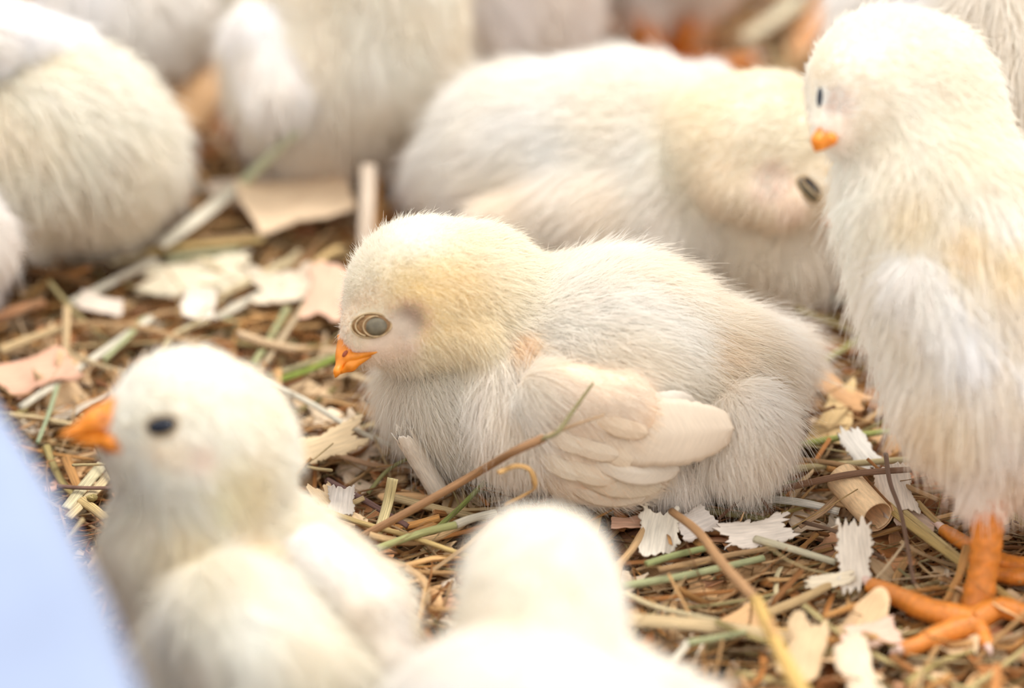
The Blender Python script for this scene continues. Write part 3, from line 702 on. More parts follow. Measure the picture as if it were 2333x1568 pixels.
p = [
 RC(Vz(735, 130, 2.9), 1.75, Vz(830, 130, 2.9), 1.75, k=.5, L=.45, flow=(.2, -.3, -1), col=(.92, .85, .70)),
 RC(Vz(740, 210, 2.1), 1.6, Vz(810, 215, 1.9), 1.5, k=.6, L=.45, flow=(0, -.4, -1), col=(.91, .83, .72)),
 RC(Vz(900, 150, 2.6), 1.2, Vz(950, 190, 2.0), 1.0, k=.5, L=.4, flow=(.5, -.4, -1), col=(.92, .84, .68)),
 RC(Vz(780, -60, 4.4), 1.6, Vz(860, -40, 4.4), 1.6, k=.7, L=.4, flow=(.2, -.3, -1), col=(.93, .86, .70)),
]
chick('big fluffy chick with a white wing patch, beyond the pale green stalk', (760, 330), p, 55000, wings=[[RC(Vz(620, 90, 3.6), .8, Vz(640, 210, 2.9), .7, k=.3, L=.45, flow=(.3, -.3, -1), col=(.94, .91, .88), lift=.25)]], vox=.1,
      hair=dict(r0=.013, seed=93, clump=.22, cell=.22, Lk=.8))
p = [
 RC(Vz(1130, 40, 2.4), 1.35, Vz(1190, 50, 2.2), 1.3, k=.5, L=.4, flow=(.2, -.3, -1), col=(.88, .80, .72)),
 RC(Vz(1060, 130, 1.5), .9, Vz(1170, 140, 1.3), 1.0, k=.5, L=.4, flow=(0, -.4, -1), col=(.90, .80, .68)),
 RC(Vz(1120, -80, 3.4), 1.4, Vz(1200, -60, 3.2), 1.3, k=.5, L=.4, flow=(0, -.4, -1), col=(.88, .80, .72)),
]
chick('greyish pink blurred chick at the top edge beyond the dozing one', (1150, 180), p, 28000, vox=.11,
      hair=dict(r0=.015, seed=103, clump=.2, cell=.25))
p = [
 RC(Vf(1440, -190, 12.5), 1.6, Vf(1540, -180, 12.5), 1.6, k=.5, L=.4, flow=(.2, -.3, -1), col=(.88, .80, .72)),
 RC(Vf(1455, -90, 12.2), .75, Vf(1468, 12, 12.0), .34, k=.5, L=.3, flow=(0, -.1, -1), col=(.84, .76, .66)),
 RC(Vf(1555, -90, 13.2), .7, Vf(1562, 10, 13.0), .30, k=.5, L=.3, flow=(0, -.1, -1), col=(.84, .76, .66)),
]
M12 = chick('chick at the top edge cut off above its thighs, standing on orange legs', (1500, 150), p, 26000, vox=.11,
      hair=dict(r0=.015, seed=113, clump=.2, cell=.25))
La = leg(M12, [Vf(1462, -10, 12.1), Vf(1472, 80, 12.2), Vz(1495, 150, .4)], [.46, .36, .32, .33])
Lb = leg(M12, [Vf(1566, -15, 13.0), Vf(1555, 70, 12.9), Vz(1528, 138, .4)], [.36, .30, .24, .27])
jt = Vz(1505, 155, .45)
toe(La, [jt, Vz(1580, 160, .5), Vz(1650, 150, .45), Vz(1710, 138, .4)], .24, Vz(1745, 132, .3))
toe(La, [jt, Vz(1560, 178, .4), Vz(1620, 185, .4)], .2, Vz(1645, 190, .3))
jt = Vz(1528, 140, .45)
toe(Lb, [jt, Vz(1590, 135, .5), Vz(1650, 142, .45)], .2, Vz(1680, 140, .3))
p = [
 RC(Vz(-110, 560, 1.7), 1.15, Vz(-120, 640, 1.0), .9, k=.5, L=.4, flow=(.3, -.3, -1), col=(.93, .86, .78)),
 RC(Vz(-200, 540, 2.0), 1.5, Vz(-260, 580, 1.7), 1.4, k=.5, L=.4, flow=(-.3, -.3, -1), col=(.93, .86, .78)),
]
chick('sliver of a pinkish white chick cut off by the left edge', (-120, 660), p, 16000, vox=.1,
      hair=dict(r0=.010, seed=123, clump=.2, cell=.25))

# the pale blue tub, close to the camera ------------------------------------------------
def lathe(c, prof, n=96):
    a = np.arange(n) * 2 * math.pi / n; R = np.array([q[0] for q in prof]); Z = np.array([q[1] for q in prof]); m = len(prof)
    V = np.stack([c[0] + R[:, None] * np.cos(a), c[1] + R[:, None] * np.sin(a), np.broadcast_to(Z[:, None], (m, n))], -1).reshape(-1, 3)
    i, j = np.meshgrid(np.arange(m - 1), np.arange(n), indexing='ij')
    return V, np.stack([i * n + j, i * n + (j + 1) % n, (i + 1) * n + (j + 1) % n, (i + 1) * n + j], -1).reshape(-1, 4)
TA, TB, TC = [Vz(x, y, 9.0)[:2] for x, y in ((-10, 870), (185, 1195), (335, 1568))]   # three places on its rim
m_ = np.linalg.solve(2 * np.array([TB - TA, TC - TA]), [TB @ TB - TA @ TA, TC @ TC - TA @ TA])
tub_c = (m_[0], m_[1]); TR = float(np.linalg.norm(TA - m_)); print('tub', tub_c, TR)
tr = root('tub', (tub_c[0], tub_c[1], 0)); tag(tr, 'pale blue rounded plastic tub, a big soft blur in the lower left corner', 'tub')
V, F = lathe(tub_c, [(.1, 0), (TR - 2, 0), (TR - 1.6, .3), (TR - .6, 7.6)]); put('tub_wall', V, F, M_BLUE, tr)
V, F = lathe(tub_c, [(TR - .9, 7.4), (TR, 7.4), (TR + .1, 7.7), (TR, 8.6), (TR - .3, 8.95), (TR - 1.0, 9.05), (TR - 2.2, 8.8), (TR * .5, 8.9), (.1, 9.0)])
put('lid', V, F, M_BLUE, tr)
# ------------------------------------------------------------------ the bedding
m, nt, out = newmat('packed_bedding'); L_ = nt.links.new
pb = node(nt, 'ShaderNodeBsdfPrincipled'); pb.inputs['Roughness'].default_value = .9
tc = node(nt, 'ShaderNodeTexCoord'); n1 = node(nt, 'ShaderNodeTexNoise', i_Scale=160.0, i_Detail=6.0)
L_(tc.outputs['Object'], n1.inputs['Vector']); cr = node(nt, 'ShaderNodeValToRGB')
cr.color_ramp.elements[0].position = .35; cr.color_ramp.elements[0].color = (.05, .028, .014, 1)
cr.color_ramp.elements[1].position = .7; cr.color_ramp.elements[1].color = (.34, .20, .10, 1)
L_(n1.outputs[0], cr.inputs[0]); L_(cr.outputs[0], pb.inputs['Base Color'])
bm_ = node(nt, 'ShaderNodeBump', i_Strength=1.0, i_Distance=.003); L_(n1.outputs[0], bm_.inputs['Height']); L_(bm_.outputs[0], pb.inputs['Normal'])
L_(pb.outputs[0], out.inputs[0]); M_BASE = m
X = np.linspace(-150, 150, 61); Xg, Yg = np.meshgrid(X, X + 30, indexing='ij')
Vg = np.stack([Xg, Yg, -1.1 + 0 * Xg], -1).reshape(-1, 3)
i, j = np.meshgrid(np.arange(60), np.arange(60), indexing='ij'); q = (i * 61 + j).ravel()
fl = put('floor', Vg, np.stack([q, q + 61, q + 62, q + 1], -1), M_BASE, None, base=(0, 0, -1.1)); fl['kind'] = 'structure'

STRAW_COLS = np.array([(.70, .46, .20), (.78, .58, .32), (.86, .70, .46), (.56, .32, .13), (.50, .47, .24), (.62, .60, .36), (.38, .20, .09), (.66, .38, .16), (.84, .74, .56)])
STRAW_COLS = STRAW_COLS * np.array([1.12, .96, .84])
STRAW_W = np.array([.17, .23, .20, .12, .05, .05, .04, .07, .07])
STRAW_N = ['golden', 'pale golden', 'cream', 'brown', 'dull green', 'pale green', 'dark brown', 'reddish brown', 'whitish']
CHIP_COLS = np.array([(.86, .66, .44), (.88, .74, .56), (.90, .82, .72), (.80, .52, .32), (.86, .60, .44), (.62, .36, .17), (.93, .89, .83)])
CHIP_COLS = np.clip(CHIP_COLS * np.array([1.08, 1.0, .90]), 0, 1)
CHIP_W = np.array([.24, .2, .14, .14, .12, .08, .08])
CHIP_N = ['tan', 'cream', 'whitish', 'orange brown', 'pinkish', 'brown', 'white']

def scatter(n, x0, x1, y0, y1):
    return np.stack([rng.uniform(x0, x1, n), rng.uniform(y0, y1, n)], -1)
def gen_straw(xy, ztop, lmin, lmax, wmin, wmax, steep=.10, flat=.35, M=9, K=6):
    n = len(xy); Lc = np.exp(rng.uniform(math.log(lmin), math.log(lmax), n)); a = rng.uniform(0, 2 * math.pi, n)
    a = np.where(rng.random(n) < .55, rng.normal(0.45, .45, n), a)
    d = np.stack([np.cos(a), np.sin(a), rng.normal(0, steep, n)], -1)
    z = rng.uniform(-.9, ztop, n) if np.isscalar(ztop) else ztop
    s = np.linspace(-.5, .5, M)[None, :, None]
    side = np.stack([-np.sin(a), np.cos(a), 0 * a], -1); bend = rng.normal(0, .14, n) * Lc
    kink = rng.uniform(-.3, .3, (n, 1)); ka = rng.normal(0, .22, (n, 1)) * (rng.random((n, 1)) < .5)
    P = np.concatenate([xy, z[:, None]], 1)[:, None] + d[:, None] * s * Lc[:, None, None] + side[:, None] * (bend[:, None] * (s[..., 0] ** 2 * 4 - .5))[..., None]
    P = P + side[:, None] * (np.maximum(0, s[..., 0] - kink) * ka * Lc[:, None])[..., None]
    P[..., 2] += (rng.normal(0, .10, (n, 1)) * Lc[:, None] * (s[..., 0] ** 2 * 4))
    w = np.exp(rng.uniform(math.log(wmin), math.log(wmax), n)); h = np.where(rng.random(n) < flat, .22, .8)
    tp = 1 - rng.uniform(0, .6, (n, 1)) * np.linspace(0, 1, M)[None]
    nd = 1 + .18 * (rng.random((n, M)) < .06)
    V, F, uv = tubes(P, w[:, None] * tp * nd, (w * h)[:, None] * tp, K=K,
                     up=nrm(np.stack([rng.normal(0, .35, n), rng.normal(0, .35, n), np.ones(n)], -1))[:, None])
    ci = rng.choice(len(STRAW_COLS), n, p=STRAW_W)
    col = STRAW_COLS[ci] ** 1.25 * rng.uniform(.6, 1.25, (n, 1))
    return V, F, uv, np.clip(col, 0, .95), ci, P, w * Lc
def gen_chips(xy, ztop, lmin, lmax, tiltk=.35, nu=10, nv=6):
    n = len(xy); Lc = np.exp(rng.uniform(math.log(lmin), math.log(lmax), n)); Wc = Lc * rng.uniform(.3, .75, n)
    a = rng.uniform(0, 2 * math.pi, n); z = rng.uniform(-.8, ztop, n)
    Zv = nrm(np.stack([rng.normal(0, tiltk, n), rng.normal(0, tiltk, n), np.ones(n)], -1))
    Xv = np.stack([np.cos(a), np.sin(a), 0 * a], -1); Xv = nrm(Xv - Zv * (Xv * Zv).sum(1, keepdims=True)); Yv = np.cross(Zv, Xv)
    curl = rng.normal(0, .9, n); roll = rng.normal(0, .8, n); rolled = rng.random(n) < .10; roll = np.where(rolled, rng.uniform(3, 5.5, n), roll)
    V, F, uv = sheets(np.concatenate([xy, z[:, None]], 1), Xv, Yv, Zv, Lc, Wc, curl * (~rolled), roll, Wc * rng.uniform(.05, .3, n), nu, nv,
                      twist=rng.normal(0, .35, n), point=rng.uniform(0, .6, n))
    ci = rng.choice(len(CHIP_COLS), n, p=CHIP_W)
    col = CHIP_COLS[ci] ** 1.45 * rng.uniform(.62, 1.05, (n, 1))
    return V, F, uv, np.clip(col, 0, .95), ci, V.mean(1), Lc * Wc
def stuff(name, G, sel, mat, label, cat):
    V, F, uv, col = G[0][sel], None, G[2][sel], G[3][sel]
    f0 = G[1][0]; k = V.shape[1]; n = len(V)
    F = (f0[None] + (np.arange(n) * k)[:, None, None]).reshape(-1, 4)
    o = put(name, V.reshape(-1, 3), F, mat, None, base=(0, 0, -1), tint=np.repeat(col, k, 0), uv=uv.reshape(-1, 2))
    return tag(o, label, cat, None, 'stuff')
def place_of(x, y):
    if y < 330: return 'in the blurred far bedding'
    if x < 780 and y < 600: return 'near the large cream chick'
    if x < 780 and y < 900: return 'before the sleeping chick\'s beak'
    if x < 1100 and y >= 850 and y < 1120: return 'by the sleeping chick\'s breast'
    if x < 1100: return 'between the two bottom edge chicks'
    if x > 1850 and y > 1150: return 'around the standing feet'
    if x > 1750: return 'behind the sleeping chick\'s tail'
    if y < 1300: return 'under the sleeping chick\'s wing'
    return 'at the bottom edge'
def singles(name, G, ids, mat, names, kind, cat, group):
    for k in ids:
        V = G[0][k]; x, y = proj(V.mean(0)); pl = place_of(x, y); c = names[G[4][k]]
        X_, Y_ = proj(V); e = np.stack([X_ - X_.mean(), Y_ - Y_.mean()]); u_, s_, _ = np.linalg.svd(e, full_matrices=False); d = u_[:, 0]
        ln = np.ptp(d @ e); an = math.degrees(math.atan2(-d[1], d[0])) % 180
        dr = 'lying level' if an < 15 or an > 165 else 'slanting up rightward' if an < 65 else 'pointing at the camera' if an < 115 else 'slanting down rightward'
        if cat == 'straw stalk': sz = ('long ' if ln > 420 else 'short ' if ln < 220 else '')
        else: sz = ('big ' if ln > 200 else 'small ' if ln < 130 else ''); dr = 'curled' if np.ptp(V[:, 2]) > .45 else 'flat'
        o = put(name, V, G[1][0], mat, None, tint=np.broadcast_to(G[3][k], V.shape), uv=G[2][k])
        lb = '%s%s %s %s %s' % (sz, c, kind, dr, pl)
        tag(o, lb, cat, '%s%s %s, %s, %s' % (sz, c, group, dr, pl))
def best(G, n, P):
    """the pieces that show largest: inside the frame, high in the pile, wide"""
    c = P if P.ndim == 2 else P.mean(1); x, y = proj(c)
    ok = (x > 10) & (x < 2323) & (y > 10) & (y < 1558) & (c[:, 2] > -.05)
    s = np.where(ok, G[6] * (1 + 2 * (c[:, 2] + .1)), -1)
    # not those hidden under a chick
    for (ex, ey, rx, ry) in ((1400, 850, 430, 290), (1430, 380, 470, 250), (2180, 650, 200, 500), (440, 1050, 210, 220), (600, 1450, 290, 200), (1230, 1400, 190, 240), (200, 300, 220, 220), (780, 150, 270, 220), (120, 1300, 200, 350)):
        s = np.where(((x - ex) / rx) ** 2 + ((y - ey) / ry) ** 2 < 1, -1, s)
    return np.argsort(-s)[:n]

B = (-13, 13, -12, 26)
area = (B[1] - B[0]) * (B[3] - B[2])
# fine chaff and broken stems deep in the bed
G = gen_straw(scatter(15000, *B), .05, .5, 2.2, .018, .05, steep=.16, M=5, K=4)
stuff('straw_chaff', G, np.arange(15000), M_STRAW, 'fine broken chaff and short stem bits filling the bedding everywhere', 'chaff')
G = gen_chips(scatter(7500, *B), .12, .25, 1.0, nu=7, nv=5)
stuff('sawdust_flakes', G, np.arange(7500), M_WOOD, 'small ragged wood flakes mixed all through the bedding', 'wood flakes')
G = gen_straw(scatter(6000, *B), .34, 1.5, 5, .012, .032, steep=.13, flat=.8, M=9, K=4)
stuff('hay_fibres', G, np.arange(6000), M_STRAW, 'thin dry hay fibres tangled through the bedding under the chicks', 'hay')
GS = gen_straw(scatter(7500, *B), .36, 1.2, 6.0, .025, .105, flat=.55, M=9, K=8)
ids = best(GS, 270, GS[5]); rest = np.setdiff1d(np.arange(7500), ids)
stuff('straw_litter', GS, rest, M_STRAW, 'loose golden and brown straw covering the ground under all the chicks', 'straw')
singles('straw_stalk', GS, ids, M_STRAW, STRAW_N, 'straw', 'straw stalk', 'straw stalks')
GC = gen_chips(scatter(1700, *B), .22, .7, 2.0, nu=14, nv=9)
ids = best(GC, 230, GC[5]); rest = np.setdiff1d(np.arange(1700), ids)
stuff('shaving_litter', GC, rest, M_WOOD, 'loose pale wood shavings covering the ground under all the chicks', 'wood shavings')
singles('wood_shaving', GC, ids, M_WOOD, CHIP_N, 'wood shaving', 'wood shaving', 'wood shavings')
# the bed goes on beyond the picture
for nm, f_, n_ in (('outer_straw', 0, 5000), ('outer_shavings', 1, 3000)):
    xy = scatter(n_ * 2, -45, 45, -30, 62); o_ = ~((xy[:, 0] > -13) & (xy[:, 0] < 13) & (xy[:, 1] > -12) & (xy[:, 1] < 26)) & (np.hypot(xy[:, 0] - tub_c[0], xy[:, 1] - tub_c[1]) > TR + 3); xy = xy[o_][:n_]
    if f_ == 0: G = gen_straw(xy, .2, 2, 7, .05, .14, M=5, K=5); mt = M_STRAW
    else: G = gen_chips(xy, .1, 1.2, 3.2, nu=6, nv=5); mt = M_WOOD
    stuff({'outer_straw': 'far_straw', 'outer_shavings': 'far_shavings'}[nm], G, np.arange(len(xy)), mt, 'loose %s spread beyond the chicks out to the far bedding' % ('straw' if f_ == 0 else 'wood shavings'), 'straw' if f_ == 0 else 'wood shavings')

# ------------------------------------------------------------------ single pieces the photo shows
def stalk(label, pts, wpx, col, flat=.8, taper=.15, name='straw_stalk', cat='straw stalk', K=12, n=26, up=(0, -.3, 1), nodes=(), w1=None):
    """pts = (px, py, height cm) along the stalk; wpx = its width in photo pixels"""
    P = spline([Vz(x, y, z) for x, y, z in pts], n); t = np.linspace(0, 1, n)
    w = wpx / PPC / 2 * (1 - taper * t) if w1 is None else np.interp(t, [0, 1], [wpx / PPC / 2, w1 / PPC / 2])
    for nd in nodes: w = w * (1 + .28 * np.exp(-((t - nd) / .015) ** 2))
    V, F, uv = tubes(P[None], w[None], (w * flat)[None], up=np.array(up, float), K=K)
    o = put(name, V[0], F[0], M_STRAW, None, tint=np.broadcast_to(np.array(col) ** 1.2 * 1.0, V[0].shape), uv=uv[0])
    return tag(o, label, cat)
G_, GP, Y_, C_, WH, BR, DB, TN = (.40, .44, .14), (.60, .62, .36), (.80, .60, .28), (.86, .72, .46), (.90, .83, .68), (.50, .28, .13), (.30, .16, .09), (.66, .44, .24)
stalk('pale green stalk poking up toward the big fluffy chick', [(545, 425, .85), (610, 362, 1.6), (676, 300, 2.4)], 30, (.86, .90, .64))
stalk('broad white flat straw slanting down from the pale green stalk', [(548, 418, .95), (460, 490, .95), (365, 560, .75)], 40, WH, .3)
stalk('white straw with a break, slanting beside the large cream shaving', [(355, 592, .5), (260, 640, .5), (160, 690, .5)], 24, WH, .6)
stalk('long white straw running down to the blue tub, above the open-eyed chick', [(345, 725, .5), (200, 825, .5), (45, 930, .4)], 22, WH, .6)
stalk('pale straw ending white beside the serrated cream shaving', [(672, 590, .6), (590, 630, .55), (480, 690, .4)], 24, C_, .6)
stalk('brown curved blade arching from the tub side across to the open-eyed chick\'s crown', [(150, 735, .5), (330, 748, .6), (470, 800, .6), (560, 850, .6)], 18, TN, .4)
stalk('long shiny straw running from the open-eyed chick\'s crown to the sleeping chick\'s breast', [(555, 848, .6), (700, 915, .65), (810, 980, .6), (960, 1040, .45)], 16, WH, .6)
stalk('thick brown stem rising in front of the sleeping chick\'s wing', [(815, 1228, .5), (960, 1150, 1.1), (1100, 1070, 1.8), (1170, 1030, 2.65), (1240, 998, 2.95)], 19, (.56, .33, .17), .9, -.1)
stalk('grey green blade tip crossing the sleeping chick\'s wing', [(1235, 1000, 2.95), (1270, 985, 3.15), (1310, 930, 3.40), (1352, 872, 3.75)], 16, (.44, .38, .20), .5, .6)
stalk('thin tan side shoot crossing the sleeping chick\'s wing', [(1225, 1004, 2.85), (1300, 972, 3.05), (1378, 945, 3.25)], 12, (.80, .56, .34), .5, .5)
stalk('curled orange leaf hooked under the thick brown stem', [(1135, 1078, 2.30), (1175, 1062, 2.30), (1208, 1072, 2.20), (1218, 1110, 1.90), (1195, 1128, 1.60), (1150, 1150, 1.30)], 15, (.84, .54, .24), .35, .2)
stalk('thin yellow straw in front of the open-eyed chick\'s back', [(650, 1130, .45), (800, 1185, .5), (930, 1222, .5), (1065, 1268, .45)], 15, Y_, .8)
stalk('pale green jointed stem joining the thick brown stem\'s foot', [(860, 1250, .5), (960, 1215, .6), (1040, 1196, .7)], 17, (.62, .62, .30), .9, -.15)
stalk('whitish end of the jointed stem reaching the chick seen from behind', [(1038, 1196, .7), (1075, 1182, .7), (1130, 1168, .7)], 22, WH, .8)
stalk('broad split yellow straw standing behind the thick brown stem', [(895, 1090, 1.1), (880, 1160, .6), (850, 1245, .35)], 26, (.88, .74, .42), .3)
stalk('thin green stem rising behind the thick brown stem', [(995, 1205, .4), (1050, 1155, .6), (1105, 1098, .9)], 13, G_, .9)
stalk('mauve brown stem lying across fine straw before the sleeping chick', [(745, 1095, .4), (830, 1140, .4), (930, 1200, .3)], 16, (.34, .20, .17), .8)
stalk('grey green blade laid over the white curl', [(838, 1125, .3), (880, 1075, .55), (930, 1045, .75), (975, 1030, .9)], 11, (.42, .38, .16), .5)
stalk('long brown blade lying before the sleeping chick', [(670, 1065, .35), (760, 1040, .5), (850, 1060, .5), (945, 1075, .4)], 18, (.52, .32, .18), .3)
stalk('wide tan straw under the thick brown stem', [(900, 1135, .3), (1000, 1160, .35), (1110, 1185, .3)], 22, (.80, .62, .36), .7)
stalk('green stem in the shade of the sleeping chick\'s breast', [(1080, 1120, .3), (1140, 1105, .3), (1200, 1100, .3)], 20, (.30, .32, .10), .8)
stalk('tan stem bending across the lower edge beside the chick seen from behind', [(1530, 1165, .9), (1590, 1212, 1.1), (1650, 1290, 1.3), (1725, 1370, 1.5)], 18, (.62, .38, .20), .9, -.5)
stalk('yellow thick end of the bending stem at the bottom edge', [(1722, 1366, 1.5), (1760, 1450, 1.7), (1795, 1520, 1.8), (1840, 1600, 1.9)], 27, (.84, .58, .22), .9, -.5)
stalk('long pale green stalk nearest the chick seen from behind', [(1420, 1336, .5), (1560, 1312, .5), (1740, 1272, .4)], 20, GP, .8)
stalk('short green stalk above the long pale green stalk', [(1472, 1286, .5), (1540, 1265, .5), (1622, 1246, .5)], 18, (.50, .54, .26), .8)
stalk('tan stalk lying between two green ones', [(1500, 1300, .4), (1640, 1270, .45), (1780, 1245, .4)], 16, TN, .8)
stalk('flat beige stalk at the bottom edge, crossed by the bending stem', [(1425, 1412, .45), (1600, 1425, .5), (1740, 1445, .45), (1860, 1470, .4)], 42, (.70, .54, .32), .25)
stalk('pale green bit above the bottom edge chick\'s shoulder', [(1568, 1466, .6), (1630, 1455, .6), (1700, 1442, .6)], 18, GP, .8)
stalk('whitish bent bit joined to the pale green bit', [(1570, 1463, .6), (1552, 1485, .5), (1530, 1512, .4)], 20, WH, .7)
stalk('tan straw slanting up toward the serrated shaving by the toe', [(1750, 1398, .4), (1830, 1365, .45), (1905, 1325, .45)], 26, (.72, .52, .28), .6)
stalk('thin straw slanting left of the flat beige stalk', [(1420, 1350, .4), (1500, 1385, .5), (1640, 1415, .5)], 15, C_, .7)
stalk('flat red brown blade crossing over the rolled orange shaving', [(1765, 1118, .7), (1880, 1092, .95), (1960, 1078, 1.05), (2075, 1070, 1.0)], 22, (.38, .21, .12), .25)
stalk('green stalk beside the sleeping chick\'s rump', [(1795, 1020, .5), (1900, 1000, .6), (2030, 982, .6)], 18, (.58, .62, .22), .8)
stalk('thick yellow stalk reaching from the rump toward the standing chick', [(1750, 1075, .5), (1880, 1062, .6), (2085, 1046, .6)], 19, (.86, .72, .42), .8)
stalk('brown stalk just above the thick yellow one', [(1800, 1045, .6), (1920, 1060, .7), (2020, 1090, .7), (2140, 1140, .7)], 15, (.66, .42, .22), .6)
stalk('long ridged yellow straw passing behind the standing chick\'s leg', [(1955, 1088, .5), (2060, 1185, .6), (2200, 1290, .55), (2345, 1400, .5)], 24, (.76, .56, .24), .6)
stalk('second yellow straw ending at the standing chick\'s leg', [(2058, 1165, .5), (2130, 1225, .55), (2200, 1282, .5)], 18, (.80, .62, .32), .8)
stalk('green yellow stalk behind the sleeping chick\'s tail', [(1848, 838, .5), (1900, 808, .6), (1975, 765, .6)], 17, (.66, .62, .28), .8)
stalk('thin purple brown stem curving down beside the rolled orange shaving', [(2018, 1035, 1.2), (2028, 1100, 1.2), (2055, 1180, 1.0), (2082, 1330, .6)], 11, (.36, .22, .15), .8)
stalk('ridged grey green stalk before the sleeping chick\'s rump', [(1600, 1162, .4), (1670, 1172, .4), (1748, 1184, .35)], 18, (.48, .42, .20), .7)
stalk('thin yellow stem beside the white shred', [(1745, 1180, .35), (1800, 1165, .4), (1850, 1150, .4)], 10, (.66, .50, .20), .8)
stalk('dark curled leaf arching over the white shred', [(1635, 1185, .5), (1685, 1140, .8), (1720, 1125, .9), (1745, 1150, .7), (1765, 1185, .4)], 9, DB, .4)
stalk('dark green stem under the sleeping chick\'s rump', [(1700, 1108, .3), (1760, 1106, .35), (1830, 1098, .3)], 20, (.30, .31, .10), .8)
stalk('tan flat blade leaning at the rump of the sleeping chick', [(1655, 1130, .35), (1700, 1105, .5), (1760, 1080, .6)], 16, (.66, .44, .26), .3)
stalk('short twisted yellow leaf below the sleeping chick', [(1610, 1100, .6), (1600, 1125, .5), (1585, 1160, .35)], 14, (.66, .50, .24), .4)
stalk('tan curved blade lower right of the white shred', [(1930, 1110, .5), (1880, 1160, .55), (1820, 1200, .4)], 20, (.68, .46, .28), .25)
stalk('dark brown blade crossing pale straws by the serrated shaving', [(1830, 1190, .5), (1900, 1210, .6), (1960, 1240, .6), (2015, 1275, .5)], 12, (.30, .18, .11), .4)
stalk('pale whitish green stalk across the middle foreground', [(1720, 1228, .5), (1800, 1250, .55), (1905, 1282, .5)], 20, (.84, .76, .56), .7)
stalk('yellow splinter under the standing chick\'s thigh', [(2090, 1145, .5), (2130, 1185, .5), (2180, 1225, .4)], 16, (.70, .48, .22), .7)
stalk('upright orange plank-like straw behind the sleeping chick\'s head', [(838, 378, 1.7), (836, 470, 1.2), (832, 565, .6)], 38, (1.0, .84, .68), .5, 0)
stalk('pale beige straw slanting down toward the sleeping chick\'s beak', [(722, 652, .8), (660, 745, .6), (588, 850, .4)], 15, (.84, .68, .46), .8)
stalk('green stalk slanting beside the pale beige straw', [(655, 702, .7), (615, 770, .6), (575, 832, .5)], 19, (.60, .60, .34), .7)
stalk('bright green stem below the sleeping chick\'s beak', [(632, 868, .4), (700, 845, .45), (775, 812, .5)], 17, (.44, .54, .12), .8)
stalk('pale stem parallel to the bright green one', [(610, 858, .4), (680, 835, .45), (755, 810, .45)], 13, (.74, .66, .40), .7)
stalk('brown sharp splinter leaning before the sleeping chick\'s forehead', [(650, 640, .5), (700, 580, .9), (755, 518, 1.4)], 24, (.50, .30, .15), .3, .8)
stalk('pale green blade in the open bedding left', [(420, 695, .4), (480, 715, .45), (545, 738, .4)], 15, (.54, .56, .34), .7)
stalk('grey green blade below the large orange chip', [(380, 590, .5), (470, 578, .55), (545, 570, .5)], 20, (.56, .56, .36), .5)
stalk('green stem standing by the blue tub', [(130, 880, .6), (112, 940, .6), (85, 1010, .5)], 12, (.56, .62, .40), .8)
stalk('pale straw lying level at the blue tub', [(20, 945, .5), (90, 955, .5), (165, 968, .5)], 16, (.88, .70, .42), .8)
stalk('broad white straw under the open-eyed chick\'s chin', [(235, 1058, .5), (190, 1110, .5), (150, 1160, .4)], 30, (.88, .78, .52), .3)
stalk('second broad straw under the open-eyed chick\'s chin', [(265, 1065, .45), (215, 1120, .5), (155, 1180, .45)], 26, (.84, .68, .42), .3)
stalk('yellow straw crossing down under the open-eyed chick\'s chin', [(185, 1140, .5), (220, 1165, .5), (255, 1195, .4)], 26, (.80, .60, .30), .6)
stalk('dark mauve stem under the open-eyed chick\'s beak', [(130, 1108, .6), (190, 1112, .6), (275, 1112, .6)], 11, (.40, .24, .18), .7)
stalk('cream straw end below the large cream shaving', [(575, 680, .5), (510, 715, .5), (420, 745, .4)], 22, (.92, .84, .68), .5)
stalk('thick blurred pale straw at the top beside the orange feet', [(1830, -10, .6), (1770, 40, .7), (1690, 92, .6)], 42, (.82, .74, .54), .6)
stalk('brown arched stem between the two cream chicks at the back', [(470, 305, 1.2), (510, 335, 1.2), (535, 375, .9), (545, 420, .5)], 20, (.70, .50, .32), .5)
stalk('pale straw glimpsed between the dozing chick and the standing chick', [(1815, 676, .6), (1870, 678, .6), (1940, 682, .6)], 15, (.66, .62, .44), .7)
stalk('white plain straw lying level beneath the large cream chick', [(60, 548, .6), (160, 552, .6), (260, 560, .5)], 24, (.86, .76, .64), .5)

